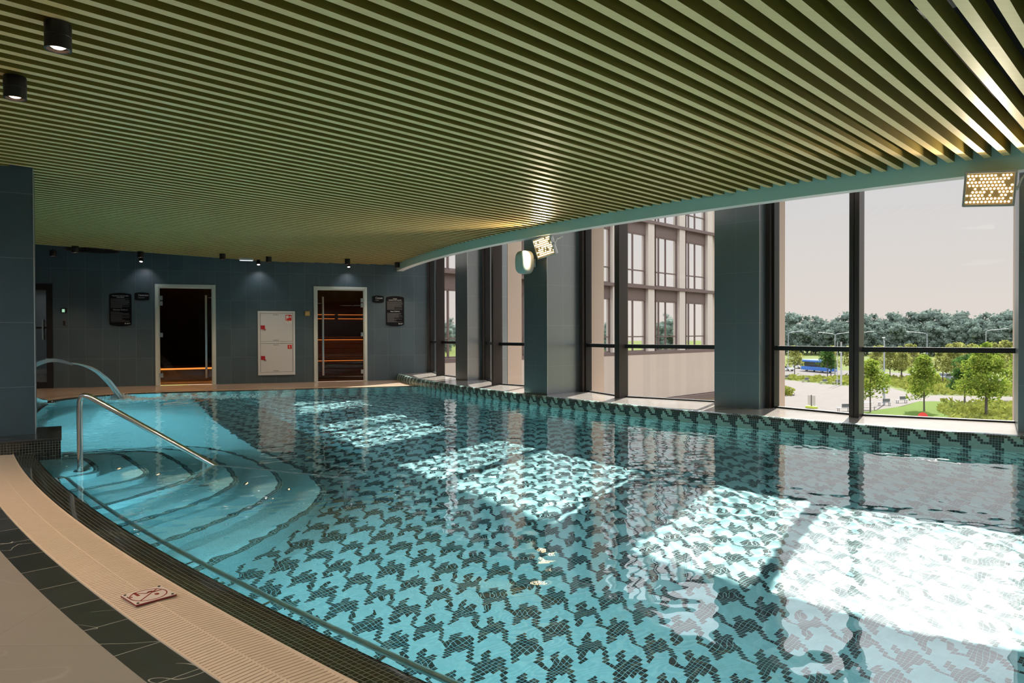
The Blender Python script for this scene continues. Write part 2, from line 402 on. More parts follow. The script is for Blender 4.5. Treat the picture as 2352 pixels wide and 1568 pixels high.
# overflow lip and grate on the deck side
lipline = OUT
mb = MB(); mb.sweep(lipline, [(0, -.03), (0, -.008), (.02, -.002), (.15, .004), (.152, -.02)]); lip = mb.build('overflow_lip', M_lip, pool, smooth=40, label='sloping black mosaic overflow lip')
# steps: outlines of the six nosings (plan), each .2 m deeper
S1 = [(-5.0, 5.98), (-4.07, 6.24), (-3.85, 6.30), (-3.75, 6.29), (-3.53, 6.03), (-3.35, 5.80), (-3.29, 5.65), (-3.42, 5.43), (-3.7, 5.15)]
S2 = [(-5.2, 6.28), (-4.30, 6.55), (-4.02, 6.65), (-3.8, 6.74), (-3.65, 6.70), (-3.32, 6.28), (-3.09, 6.0), (-2.98, 5.86), (-2.93, 5.69), (-2.97, 5.51), (-3.13, 5.27), (-3.4, 4.95)]
S3 = [(-5.2, 6.55), (-4.3, 6.86), (-3.8, 7.05), (-3.6, 7.08), (-3.41, 6.96), (-3.06, 6.54), (-2.77, 6.15), (-2.63, 5.95), (-2.6, 5.75), (-2.67, 5.49), (-2.82, 4.99), (-2.95, 4.7), (-3.1, 4.45)]
S4 = [(-5.4, 6.8), (-4.3, 7.2), (-3.8, 7.40), (-3.5, 7.40), (-3.13, 7.13), (-2.73, 6.69), (-2.56, 6.47), (-2.36, 6.11), (-2.26, 5.88), (-2.25, 5.5), (-2.33, 5.17), (-2.54, 4.75), (-2.75, 4.35), (-2.9, 4.1)]
S5 = [(-5.6, 7.05), (-4.5, 7.45), (-3.9, 7.68), (-3.5, 7.77), (-3.13, 7.61), (-2.64, 7.16), (-2.28, 6.68), (-2.15, 6.49), (-2.01, 6.24), (-1.91, 5.9), (-1.91, 5.6), (-1.93, 5.43), (-2.05, 5.01), (-2.2, 4.63), (-2.4, 4.15), (-2.6, 3.7)]
S6 = [(-5.9, 13.2), (-5.5, 12.5), (-4.93, 11.45), (-3.98, 9.74), (-3.26, 8.55), (-2.76, 7.83), (-2.16, 7.06), (-1.90, 6.68), (-1.68, 6.3), (-1.56, 5.95), (-1.55, 5.6), (-1.62, 5.15), (-1.70, 4.84), (-1.88, 4.4), (-2.1, 3.85), (-2.35, 3.4)]
def smooth_poly(P, n=3):
    P = [np.array(p, float) for p in P]
    for _ in range(n):
        Q = [P[0]]
        for a, b in zip(P[:-1], P[1:]): Q += [a*.75+b*.25, a*.25+b*.75]
        Q.append(P[-1]); P = Q
    return P
def inside_pool(p, pad=0.0):
    d = np.hypot(*(p-C))
    if not (R_IN-pad < d < R_OUT+pad): return False
    return float((p-BP) @ MW) > 2.05-pad
def edge_line(P):
    P = smooth_poly(P, 2); res = []
    for i, p in enumerate(P):
        d = P[min(i+1, len(P)-1)]-P[max(i-1, 0)]; d = d/np.hypot(*d); n = np.array([-d[1], d[0]])
        res.append((p, n))
    return res
def in_any(p):
    return np.hypot(*(p-C)) < R_OUT+.02 and float((p-BP) @ MW) > 2.03
steps = []
for k, S in enumerate((S1, S2, S3, S4, S5, S6), 1):
    z = -.2*k; L = edge_line(S); L = [q for q in L if in_any(q[0])]
    # close along the basin wall (just inside the wall line)
    a0, a1 = polar(L[-1][0]), polar(L[0][0])
    if k < 6: clos = [PP(R_OUT-.002, a) for a in np.arange(a0, a1, .5)]
    else: clos = [PP(R_OUT-.002, a) for a in np.arange(a0, PH_C-.0, .5)]+[p-n*.002 for p, n in OUT if polar(p) > PH_C and float((p-L[0][0]) @ EW) < 0 and np.hypot(*(p-C)) > R_IN]
    if k == 6:
        crn = [p for p, n in OUT[len([1 for q in np.arange(F0, PH_C, .35)]):] if float((p-BP) @ EW) < float((L[0][0]-BP) @ EW)]
        clos = [PP(R_OUT-.002, a) for a in np.arange(a0, PH_C, .5)]+crn
    pl = [q[0] for q in L]; ring = pl[::-1]
    P2 = clos[::-1] if False else clos
    outl = [tuple(p) for p in pl]+[tuple(p) for p in P2]
    mb = MB(); mb.add([(x, y, z) for x, y in outl], [tuple(range(len(outl)))])
    so = mb.build('step', M_light, pool, label='submerged step %s from the top' % ['first', 'second', 'third', 'fourth', 'fifth', 'sixth'][k-1]) if k < 6 else mb.build('shallow_shelf', M_light, pool, label='broad submerged shelf along the deck side')
    zb = -.2*(k+1) if k < 6 else FLOOR
    sg = 1
    mb = MB(); mb.sweep(L, [(0, z), (0, zb-.001)]); r_ = mb.build('riser', M_light, so)
    mb = MB(); mb.sweep(L, [(-.045*sg, z+.0015), (.002*sg, z+.0015), (.002*sg, z-.024)]); nz = mb.build('nosing', M_nose, so, label='black mosaic nosing line')
    steps.append((so, r_, nz))
rec = [fl, wl1, wl2, wl3, lip]+[o for s in steps for o in s]
for o in rec: o.cycles.is_caustics_receiver = True

# water surface with small waves
def water():
    G = .021; e1 = np.array([math.sin(math.radians(130)), math.cos(math.radians(130))]); e2 = np.array([-e1[1], e1[0]])
    pl = np.array([p for p in poly]); a = pl @ e1; b = pl @ e2
    ua = np.arange(a.min()-.05, a.max()+.05, G); ub = np.arange(b.min()-.05, b.max()+.05, G)
    A, B = np.meshgrid(ua, ub, indexing='ij'); X = A*e1[0]+B*e2[0]; Y = A*e1[1]+B*e2[1]
    d = np.hypot(X-C[0], Y-C[1]); mm = (X-BP[0])*MW[0]+(Y-BP[1])*MW[1]; ph = np.degrees(np.arctan2(C[0]-X, C[1]-Y))
    ins = (d > R_IN-.03) & (d < R_OUT+.035) & (mm > 2.05-.03) & (ph > F0-.1)
    Q = None
    # rounded corner
    RR = R_OUT-1.35; q = PP(RR, PH_C); inc = (np.hypot(X-q[0], Y-q[1]) > 1.35+.035) & ((X-q[0])*(q-C)[0]+(Y-q[1])*(q-C)[1] > 0) & (((X-q[0])*-MW[0]+(Y-q[1])*-MW[1]) > 0) & (ph > PH_C)
    ins &= ~inc
    # waves
    Z = np.zeros_like(X); rs = np.random.RandomState(3)
    far = np.clip((Y-5.5)/5, 0, 1); near_f = .65+.75*far
    for L_, am, n in ((1.3, .0008, 5), (.55, .00036, 7), (.26, .00022, 9), (.13, .00018, 12)):
        for _ in range(n):
            th = rs.uniform(0, 2*PI); kk = 2*PI/(L_*rs.uniform(.75, 1.3)); Z += am*rs.uniform(.5, 1)*np.sin(kk*(X*math.cos(th)+Y*math.sin(th))+rs.uniform(0, 2*PI)+.6*np.sin(1.3*X+rs.uniform(0, 6))+.6*np.sin(1.1*Y+rs.uniform(0, 6)))
    # disturbance of the fountain jet
    J = np.array([-6.45, 11.35]); rr = np.hypot(X-J[0], Y-J[1]); Z = Z*near_f+.006*np.sin(rr*2*PI/.30)*np.exp(-rr/1.1)+.0012*np.sin(rr*2*PI/.22)*np.exp(-rr/3.5)
    # calm water at the basin edge
    ed = np.minimum(np.minimum(d-R_IN, R_OUT-d), mm-2.05); Z *= np.clip(ed/.06+.15, .1, 1)
    idx = -np.ones(X.shape, dtype=np.int64)
    c4 = ins[:-1, :-1] & ins[1:, :-1] & ins[1:, 1:] & ins[:-1, 1:]
    use = np.zeros_like(ins); use[:-1, :-1] |= c4; use[1:, :-1] |= c4; use[1:, 1:] |= c4; use[:-1, 1:] |= c4
    idx[use] = np.arange(use.sum()); vs = np.stack([X[use], Y[use], WATER+Z[use]], 1)
    i, j = np.nonzero(c4); fs = np.stack([idx[i, j], idx[i+1, j], idx[i+1, j+1], idx[i, j+1]], 1)
    me = bpy.data.meshes.new('pool_water'); me.vertices.add(len(vs)); me.vertices.foreach_set('co', vs.astype(np.float32).ravel())
    me.loops.add(len(fs)*4); me.loops.foreach_set('vertex_index', fs.astype(np.int32).ravel())
    me.polygons.add(len(fs)); me.polygons.foreach_set('loop_start', (np.arange(len(fs))*4).astype(np.int32))
    me.update(calc_edges=True); me.validate(); me.shade_smooth()
    if me.polygons[0].normal.z < 0: me.flip_normals()
    me.materials.append(M_water); o = bpy.data.objects.new('pool_water', me); col.objects.link(o)
    tag(o, 'clear turquoise water filling the curved pool', 'water', kind='stuff'); o.cycles.is_caustics_caster = True
    return o
wat = water()

# ------------------------------------------------------------------ gutter grate, deck, stone band
def strip(name, o0, o1, z, m, line=OUT, zz=None):
    mb = MB(); mb.sweep(line, [(o0, z), (o1, z if zz is None else zz)]); return mb.build(name, m)
grate = thing('overflow_grate', 'cream plastic slatted overflow grate around the pool edge', 'grate')
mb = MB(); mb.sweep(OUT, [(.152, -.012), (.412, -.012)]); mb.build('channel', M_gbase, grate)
def bars(line, o0, o1, z0, z1, pitch, wdt, mb):
    a = 0.0
    for (p, n), (q, n2) in zip(line[:-1], line[1:]):
        L = float(np.hypot(*(q-p)));
        while a < L:
            t = a/L; c = p+(q-p)*t; nn = n+(n2-n)*t; nn = nn/np.hypot(*nn); tt = np.array([-nn[1], nn[0]])*wdt/2
            a0, a1 = c+nn*o0, c+nn*o1
            vs = [(a0[0]-tt[0], a0[1]-tt[1], z0), (a0[0]+tt[0], a0[1]+tt[1], z0), (a1[0]+tt[0], a1[1]+tt[1], z1), (a1[0]-tt[0], a1[1]-tt[1], z1)]
            vs += [(x, y, z-.008) for x, y, z in vs]
            mb.add(vs, [(0, 1, 2, 3), (0, 4, 5, 1), (2, 6, 7, 3), (1, 5, 6, 2), (3, 7, 4, 0)]); a += pitch
        a -= L
mb = MB(); bars(OUT, .156, .281, .000, .006, .0205, .0145, mb); bars(OUT, .285, .405, .006, .000, .0205, .0145, mb)
mb.build('grate_bars', M_grate, grate, kind='stuff')
mb = MB(); mb.sweep(OUT, [(.150, -.01), (.150, .005), (.158, .005), (.158, -.01)]); mb.sweep(OUT, [(.280, -.005), (.280, .0066), (.286, .0066), (.286, -.005)]); mb.sweep(OUT, [(.404, -.01), (.404, .004), (.412, .004), (.412, -.01)])
mb.build('rim', M_grate, grate)
nearl = near+[q for q in back[1:2]]
band = strip('trim_1', .412, .56, 0.0, M_dark, line=arc(R_OUT, F0, 60.5, .3)); struct(band, 'black veined marble band outside the pool grate')
# near deck floor
L = [PP(R_OUT+.56, a) for a in np.arange(F0, 60.6, .5)]; Rr = 31.6
oth = [PP(Rr, a) for a in np.arange(60.5, F0-.1, -.8)]
mb = MB(); mb.add([(p[0], p[1], 0) for p in L+oth], [tuple(range(len(L+oth)))]); fl_near = struct(mb.build('floor', M_deck), 'grey brown stone tiled deck on the near side')
# far deck
L = [p+n*.412 for p, n in OUT if polar(p) > 60.2 or float((p-BP) @ MW) < 3.0]
t_w = polar(L[-1]); q1 = BW(-12.5, 0)
tw_e = [PP(R_IN, a) for a in np.linspace(polar(L[-1]) , phi_on_wall(R_IN, 0)+.0, 5)]
P2 = L+[tuple(p) for p in [tw_e[-1], q1, PP(Rr, 74), PP(Rr, 60.5)]]
mb = MB(); mb.add([(p[0], p[1], 0) for p in P2], [tuple(range(len(P2)))]); struct(mb.build('floor', M_deck2), 'beige stone deck in front of the sauna doors')

# ------------------------------------------------------------------ back wall with door openings
bwrot = rot2(math.degrees(BA))
def onwall(o): o.location = (BP[0], BP[1], 0); o.rotation_euler = (0, 0, bwrot); return o
# local x = along the wall, local y = behind the wall (away from the pool), z up
D2 = (-7.70, -6.55, 2.085); D3 = (-4.565, -3.415, 2.093); D1 = (-10.45, -9.52, 2.05); CB = (-5.719, -4.96, .172, 1.545)
T0, T1, WT = -13.0, -1.70, 3.8
mb = MB(); xs = [T0, D1[0], D1[1], D2[0], D2[1], CB[0], CB[1], D3[0], D3[1], T1]
def wallrect(a, b, z0, z1): mb.box(a, 0, z0, b, .15, z1)
for a, b, z0, z1 in ((T0, D1[0], -.02, WT), (D1[0], D1[1], 2.05, WT), (D1[1], D2[0], -.02, WT), (D2[0], D2[1], 2.085, WT), (D2[1], CB[0], -.02, WT), (CB[0], CB[1], -.02, CB[2]), (CB[0], CB[1], CB[3], WT), (CB[1], D3[0], -.02, WT), (D3[0], D3[1], 2.093, WT), (D3[1], T1, -.02, WT)): wallrect(a, b, z0, z1)
onwall(struct(mb.build('wall_back', M_wall), 'dark slate blue tiled back wall'))
M_dframe = plain('pale_door_frame', (.64, .67, .62), .35, var=.02)
M_smoke = glassy('smoked_glass', (.36, .27, .20), .9)
M_smoke2 = glassy('dark_smoked_glass', (.30, .25, .21), .55)
M_pine = plain('sauna_wood', (.46, .27, .13), .5, var=.25, scale=9)
M_warm = emis('warm_led', (1, .45, .10), 12)
M_warm2 = emis('warm_led_dim', (1, .50, .16), 6)
def glass_door(name, lab, x0, x1, h, hinge_left, hand, gm):
    t = thing(name, lab, 'door'); t['kind'] = 'structure'; onwall(t)
    f = .062; mb = MB(); mb.bbox(x0, -.02, 0, x0+f, .15, h, .004); mb.bbox(x1-f, -.02, 0, x1, .15, h, .004); mb.bbox(x0+f, -.02, h-f, x1-f, .15, h, .004)
    mb.box(x0+f, .0, 0, x0+f+.02, .1, h-f); mb.box(x1-f-.02, .0, 0, x1-f, .1, h-f); mb.box(x0+f, .0, h-f-.018, x1-f, .1, h-f)
    mb.build('door_frame', M_dframe, t)
    mb = MB(); mb.box(x0+f+.022, .03, .012, x1-f-.022, .038, h-f-.022); pn = mb.build('door_panel', gm, t, label='smoked glass door leaf')
    hx = x0+f+.02 if hinge_left else x1-f-.02; s = 1 if hinge_left else -1
    for z in (1.80, 1.69, 1.04, .21):
        mb = MB(); mb.bbox(min(hx-.03*s, hx-.005*s), -.012, z-.045, max(hx-.03*s, hx-.005*s), .03, z+.045, .003); mb.bbox(min(hx, hx+.055*s), -.006, z-.045, max(hx, hx+.055*s), .045, z+.045, .003); mb.build('hinge', M_brush, t)
    hx = hand; mb = MB(); mb.bbox(hx-.02, -.062, .14, hx+.02, -.03, 1.866, .006)
    for z in (.45, 1.6): mb.cyl((hx, -.035, z), (hx, .03, z), .01)
    mb.build('handle', M_brush, t, smooth=40)
    return t
glass_door('door_2', 'smoked glass steam room door, hinged on its left side', D2[0], D2[1], D2[2], True, -6.735, M_smoke2)
glass_door('door_3', 'smoked glass sauna door with lit wooden benches behind', D3[0], D3[1], D3[2], False, -4.373, M_smoke)
# left black framed glazed door
t = thing('door_1', 'black framed glass door at the far left of the back wall', 'door'); t['kind'] = 'structure'; onwall(t)
mb = MB(); mb.bbox(-9.63, -.02, 0, -9.52, .1, 2.05, .004); mb.bbox(-10.45, -.02, 0, -10.34, .1, 2.05, .004); mb.bbox(-10.34, -.02, 1.93, -9.63, .1, 2.05, .004); mb.bbox(-10.34, -.02, 0, -9.63, .1, .12, .004)
mb.bbox(-10.34, .01, 1.17, -9.63, .07, 1.21, .003); mb.build('door_frame', M_black, t)
m_mir, nt_, out_ = newmat('reflective_pane'); k = N(nt_); k.bsdf(out_, (.02, .02, .02), .03, 0, 1.0, IOR=2.3)
mb = MB(); mb.box(-10.34, .035, .12, -9.63, .045, 1.93); mb.build('pane', m_mir, t)
mb = MB(); mb.bbox(-9.70, -.05, .95, -9.675, -.02, 1.35, .004); mb.build('handle', M_brush, t)

# rooms behind the two glass doors
def niche(name, x0, x1, dep, m, h=2.4, mf=None):
    mb = MB(); vs = [(x0, .15, 0), (x1, .15, 0), (x1, dep, 0), (x0, dep, 0), (x0, .15, h), (x1, .15, h), (x1, dep, h), (x0, dep, h)]
    mb.add(vs, [(3, 2, 6, 7), (0, 3, 7, 4), (2, 1, 5, 6), (4, 7, 6, 5)]); o = onwall(struct(mb.build(name, m)))
    mb = MB(); mb.add(vs[:4], [(0, 1, 2, 3)]); o2 = onwall(struct(mb.build('floor', mf or M_deck2)))
    return o
M_sw = tilemat('sauna_boards', (.15, .085, .04), (.04, .02, .01), 8.0, .095, .006, rough=.6, var=.25)
niche('wall_sauna', -5.3, -2.4, 2.6, M_sw)
M_hm = mosaic('steam_mosaic', (.12, .09, .06), DK, (.05, .04, .03), 'light')
niche('wall_steam', -8.6, -5.9, 2.8, M_hm)
t = thing('sauna_bench', 'tiered wooden sauna benches glowing with warm light behind the right glass door', 'bench'); onwall(t)
def bench(y0, y1, z0, z1, nb):
    mb = MB(); d = (y1-y0)/3
    for i in range(3): mb.bbox(-5.25, y0+i*d, z1-.03, -2.45, y0+i*d+d*.9, z1, .004)
    mb.build('seat', M_pine, t)
    mb = MB(); hh = (z1-.05-z0)/nb
    for i in range(nb): mb.bbox(-5.25, y0+.03, z0+i*hh+.012, -2.45, y0+.05, z0+(i+1)*hh, .004)
    mb.build('front_boards', M_pine, t)
bench(1.0, 1.55, .05, .48, 4); bench(1.55, 2.1, .45, .98, 4)
for x0, x1 in ((-5.2, -3.96), (-3.88, -2.5)):
    for z in (1.42, 1.52):
        mb = MB(); mb.bbox(x0, 2.1, z-.012, x1, 2.125, z+.012, .003); mb.build('backrest_slat', M_pine, t)
for y, z, x0, x1 in ((1.585, .965-.06, -5.2, -2.5), (1.03, .48-.06, -5.2, -2.5)):
    mb = MB(); mb.box(x0, y-.012, z, x1, y-.004, z+.012); mb.build('led_strip', M_warm2, t)
for x0, x1 in ((-5.2, -3.96), (-3.88, -2.5)):
    for z in (1.435, 1.535):
        mb = MB(); mb.box(x0, 2.09, z-.01, x1, 2.098, z); mb.build('led_strip', M_warm2, t)
ld = bpy.data.lights.new('sauna_glow', 'AREA'); ld.shape = 'RECTANGLE'; ld.size = 2.4; ld.size_y = .1; ld.energy = 26; ld.color = (1, .62, .32)
lo = bpy.data.objects.new('sauna_glow', ld); col.objects.link(lo); q = BW(-3.9, 0)-MW*.6; lo.location = (q[0], q[1], 2.3); lo.parent = None
# steam room bench with curved front and warm strip
t = thing('steam_bench', 'curved tiled bench edged with a warm light strip inside the dark steam room', 'bench'); onwall(t)
def cur(x): return 1.15-.55*math.sin((x+7.75)/2.4)
xs = np.linspace(-8.5, -5.95, 24)
mb = MB(); pl = [(x, 1.05+.42*min(1, (x+8.3)/1.3)+.1*math.sin(x*2)) for x in xs]; mb.prism([(x, y) for x, y in pl]+[(-5.95, 2.78), (-8.5, 2.78)], .0, .27); mb.build('base', M_hm, t)
mb = MB(); mb.prism([(x, y-.06) for x, y in pl]+[(-5.95, 2.78), (-8.5, 2.78)], .31, .36); mb.build('seat', plain('steam_seat', (.05, .04, .03), .4), t)
mb = MB(); mb.sweep([(np.array(p)-np.array([0, .012]), np.array([0., -1.])) for p in pl], [(0, .265), (0, .30)]); mb.build('led_strip', M_warm, t)
mb = MB(); mb.sweep([(np.array([x, 1.4-.25*math.sin((x+8.5)*.9)]), np.array([0., -1.])) for x in xs], [(0, 2.30), (0, 2.325)]); onwall(tag(mb.build('ceiling_light_strip', M_warm), 'thin curved warm light strip at the steam room ceiling', 'light strip'))
ld = bpy.data.lights.new('steam_glow', 'AREA'); ld.shape = 'RECTANGLE'; ld.size = 2.2; ld.size_y = .05; ld.energy = 45; ld.color = (1, .62, .28)
lo = bpy.data.objects.new('steam_glow', ld); col.objects.link(lo); q = BW(-7.1, 0)-MW*.85; lo.location = (q[0], q[1], .30); lo.rotation_euler = (0, 0, bwrot)

# ------------------------------------------------------------------ wall fittings
def text(name, body, size, m, parent, x, z, y=-.002, align='CENTER', ext=.0006):
    cu = bpy.data.curves.new(name, 'FONT'); cu.body = body; cu.size = size; cu.align_x = align; cu.extrude = ext; cu.materials.append(m)
    tmp = bpy.data.objects.new(name, cu); col.objects.link(tmp); bpy.context.view_layer.update(); me = bpy.data.meshes.new_from_object(tmp.evaluated_get(bpy.context.evaluated_depsgraph_get())); bpy.data.objects.remove(tmp)
    if not me.materials: me.materials.append(m)
    o = bpy.data.objects.new(name, me); col.objects.link(o); o.parent = parent; o.location = (x, y, z); o.rotation_euler = (PI/2, 0, 0); return o
M_txt = plain('white_lettering', (.62, .62, .62), .6)
M_txtd = plain('grey_lettering', (.13, .13, .135), .6)
M_txtm = plain('silver_lettering', (.34, .34, .35), .6); M_sgn = plain('black_acrylic', (.005, .005, .007), .5, 0, .2)
def plaque_poly(wd, ht, bul, r):
    pts = []
    n = 14
    for i in range(n+1): x = -wd/2+r+(wd-2*r)*i/n; pts.append((x, ht/2-bul+bul*(1-((x)/(wd/2))**2)))
    pts.append((wd/2-r*.25, ht/2-bul-r*.1)); pts.append((wd/2, ht/2-bul-r))
    pts.append((wd/2, -ht/2+bul+r)); pts.append((wd/2-r*.25, -ht/2+bul+r*.1))
    for i in range(n+1): x = wd/2-r-(wd-2*r)*i/n; pts.append((x, -ht/2+bul-bul*(1-(x/(wd/2))**2)))
    pts.append((-wd/2+r*.25, -ht/2+bul+r*.1)); pts.append((-wd/2, -ht/2+bul+r)); pts.append((-wd/2, ht/2-bul-r)); pts.append((-wd/2+r*.25, ht/2-bul-r*.1))
    return pts
RXm = Matrix.Rotation(PI/2, 4, 'X')
def plaque(name, lab, cx, cz, wd, ht, cat='sign', group=None):
    t = thing(name, lab, cat, group=group); q = BW(cx); t.location = (q[0], q[1], cz); t.rotation_euler = (0, 0, bwrot)
    mb = MB(); mb.prism(plaque_poly(wd, ht, .03 if ht > .3 else .015, .02), 0.0, .014, RXm); mb.build('plate', M_sgn, t)
    return t
def rules(lab, cx, cz, wd, ht, t1, t2, t3, seed):
    t = plaque('rules_sign', lab, cx, cz, wd, ht, group='rules boards beside the sauna doors'); y = -.0155
    text('title_text', t1+'\n'+t2, .03, M_txt, t, 0, ht/2-.07, y); text('title_text', t3, .033, M_txt, t, 0, -.015, y)
    rs = random.Random(seed); mb = MB()
    z = ht/2-.125
    while z > .03:
        L = wd*.86*rs.choice((1, .95, .9, .6, .75, .45, .97)); mb.box(-wd*.44, y-.0004, z, -wd*.44+L, y, z+.0065); z -= .0165
    z = -.05
    while z > -ht/2+.08:
        L = wd*.86*rs.choice((1, .95, .9, .6, .75, .45, .97)); mb.box(-wd*.44, y-.0004, z, -wd*.44+L, y, z+.0065); z -= .0165
    mb.build('small_print', M_txtd, t)
    mb = MB(); mb.cyl((wd*.22, y, -ht/2+.055), (wd*.22, y-.0006, -ht/2+.055), .013, 20); mb.box(wd*.28, y-.0006, -ht/2+.056, wd*.44, y, -ht/2+.064); mb.box(wd*.28, y-.0006, -ht/2+.045, wd*.37, y, -ht/2+.052); mb.build('emblem', M_txt, t)
    return t
rules('tall black rules board with white print left of the steam room door', -8.33, 1.556, .402, .674, 'Правила посещения', 'хаммама', 'Hammam Guidance', 1)
rules('tall black rules board with white print right of the sauna door', -2.79, 1.562, .41, .682, 'Сауна', 'правила посещения', 'Sauna Guidance', 2)
t = plaque('name_sign', 'small black name plate reading Hammam, left of the steam room door', -7.94, 1.826, .27, .165, group='name plates beside the glass doors')
text('name_text', 'Хаммам', .047, M_txt, t, -.068, .008, -.0155, 'LEFT'); text('name_text', 'Hammam', .031, M_txtm, t, -.068, -.034, -.0155, 'LEFT')
t = plaque('name_sign', 'small black name plate reading Sauna, right of the sauna door', -3.169, 1.828, .256, .163, group='name plates beside the glass doors')
text('name_text', 'Сауна', .054, M_txt, t, -.06, .008, -.0155, 'LEFT'); text('name_text', 'Sauna', .032, M_txtm, t, -.06, -.034, -.0155, 'LEFT')
def walld(name, lab, cat, cx, cz): 
    q = BW(cx); return thing(name, lab, cat, (q[0], q[1], cz), bwrot)
t = walld('thermostat', 'small black wall control with glowing green screen', 'thermostat', -9.33, 1.528)
mb = MB(); mb.bbox(-.055, -.02, -.052, .055, 0, .052, .006); mb.build('housing', M_black, t)
mb = MB(); mb.box(-.03, -.0215, -.035, .022, -.0205, .03); mb.build('screen', emis('green_screen', (.35, .75, .45), .55), t)
for z in (.017, 0, -.017):
    mb = MB(); mb.box(-.022, -.0222, z-.005, .012, -.0216, z+.005); mb.build('icon', emis('screen_icon', (.7, 1, .8), .8), t)
t = walld('card_reader', 'small grey and black card reader below the green wall control', 'card reader', -9.32, 1.296)
mb = MB(); mb.bbox(-.037, -.018, -.06, .037, 0, .06, .005); mb.build('housing', plain('grey_plastic', (.12, .11, .12), .4), t)
mb = MB(); mb.bbox(-.022, -.022, -.055, .016, -.016, .03, .003); mb.build('reader_window', M_black, t)
t = walld('call_button', 'square yellow call button beside the sauna door', 'button', -4.699, 1.497)
mb = MB(); mb.bbox(-.05, -.028, -.05, .05, 0, .05, .006); mb.build('housing', plain('yellow_plastic', (.62, .42, .08), .4), t)
mb = MB(); mb.bbox(-.022, -.034, -.022, .022, -.026, .022, .003); mb.build('push_plate', plain('pink_plastic', (.7, .45, .35), .4), t)
# fire hose cabinet
t = walld('fire_cabinet', 'white two door fire hose cabinet set into the tiled wall', 'cabinet', -5.3395, .858)
W2, H2 = .38, .687
mb = MB(); mb.bbox(-W2, -.025, -H2, -W2+.046, .1, H2, .003); mb.bbox(W2-.046, -.025, -H2, W2, .1, H2, .003); mb.bbox(-W2+.046, -.025, H2-.046, W2-.046, .1, H2, .003); mb.bbox(-W2+.046, -.025, -H2, W2-.046, .1, -H2+.062, .003); mb.bbox(-W2+.046, -.025, -.006, W2-.046, .1, .034, .003)
mb.box(-W2+.01, .08, -H2+.01, W2-.01, .1, H2-.01); mb.build('frame', M_cab, t)
for z0, z1, big in ((.038, H2-.05, True), (-H2+.066, -.010, False)):
    mb = MB(); mb.bbox(-W2+.051, -.02, z0, W2-.051, -.005, z1, .003); d = mb.build('door', M_cab, t)
    for zz in (z0+.025, z1-.03):
        for i in range(4): mb = MB(); mb.cyl((-.055+i*.028, -.0195, zz), (-.055+i*.028, -.0215, zz), .009, 12); mb.build('vent_hole', plain('vent_dark', (.12, .12, .13), .6), d)
    zc = (z0+z1)/2
    mb = MB(); mb.bbox(-W2+.058, -.024, zc-.042, -W2+.145, -.018, zc+.042, .002); mb.build('latch_recess', M_red, d, label='dark red latch')
    mb = MB(); mb.bbox(-W2+.12, -.045, zc-.05, -W2+.165, -.022, zc-.034, .003); mb.build('handle', M_red, d)
    s_ = .125 if big else .085; xx = W2-.07-s_; zz = z1-.03-s_
    mb = MB(); mb.box(xx-.006, -.0212, zz-.006-(.045 if big else 0), xx+s_+.006, -.0206, zz+s_+.006); mb.build('sticker_backing', plain('sticker_white', (.8, .78, .74), .5), d)
    mb = MB(); mb.box(xx, -.0222, zz, xx+s_, -.0214, zz+s_); mb.build('sticker', plain('sticker_red', (.62, .02, .02), .5), d, label='red fire equipment pictogram')
    mb = MB()
    if big:
        mb.box(xx+.012, -.023, zz+.05, xx+.062, -.0224, zz+.11); mb.box(xx+.062, -.023, zz+.075, xx+.085, -.0224, zz+.085); mb.cyl((xx+.098, -.0224, zz+.08), (xx+.098, -.023, zz+.08), .017, 20); mb.box(xx+.014, -.023, zz+.015, xx+.026, -.0224, zz+.045)
    else:
        mb.box(xx+.034, -.023, zz+.015, xx+.050, -.0224, zz+.062); mb.cyl((xx+.042, -.0224, zz+.064), (xx+.042, -.023, zz+.064), .008, 14)
    mb.build('pictogram', plain('sticker_cream', (.85, .78, .7), .5), d)
    if big: text('label_text', 'ПК', .022, plain('label_ink', (.15, .1, .1), .5), d, xx+.05, zz-.022, -.0215); text('label_text', '01', .014, MATS['sticker_red'], d, xx+.06, zz-.04, -.0215)

# ------------------------------------------------------------------ other room walls and ceiling
def phis(R, m=0.0): return phi_on_wall(R, m)
mb = MB(); mb.sweep(arc(31.5, F0, 84, .8), [(0, -.05), (0, 3.8)]); struct(mb.build('wall_rear', M_wall), 'dark tiled rear wall')
p0, p1 = PP(19.6, F0-.6), PP(31.6, F0-.6); dd = (p1-p0)/np.hypot(*(p1-p0)); mb = MB()
mb.add([(p0[0], p0[1], -1.6), (p1[0], p1[1], -1.6), (p1[0], p1[1], 3.8), (p0[0], p0[1], 3.8)], [(0, 1, 2, 3)], [[(0, -1.6), (12, -1.6), (12, 3.8), (0, 3.8)]]); struct(mb.build('wall_right', M_wall), 'dark tiled end wall')
# bulkhead above the windows: curved, inner face, soffit, recess
phw = phis(20.88)
mb = MB(); mb.sweep(arc(20.885, F0, phis(20.885)), [(0, 3.0), (0, SOFF)]); struct(mb.build('wall_window', M_bulk), 'curved painted bulkhead above the windows')
mb = MB(); mb.sweep(arc(20.885, F0, phis(20.885)), [(0, SOFF), (-.145, SOFF), (-.145, 3.8)]); struct(mb.build('trim_2', M_soff), 'white soffit of the curved bulkhead')
mb = MB(); pl = [PP(20.75, a) for a in np.linspace(F0, phis(20.75), 60)]+[PP(19.2, a) for a in np.linspace(phis(19.2)+3, F0, 60)]
mb.add([(p[0], p[1], 3.78) for p in pl], [tuple(range(len(pl)))]); struct(mb.build('ceiling', M_soff), 'white recess ceiling along the windows')
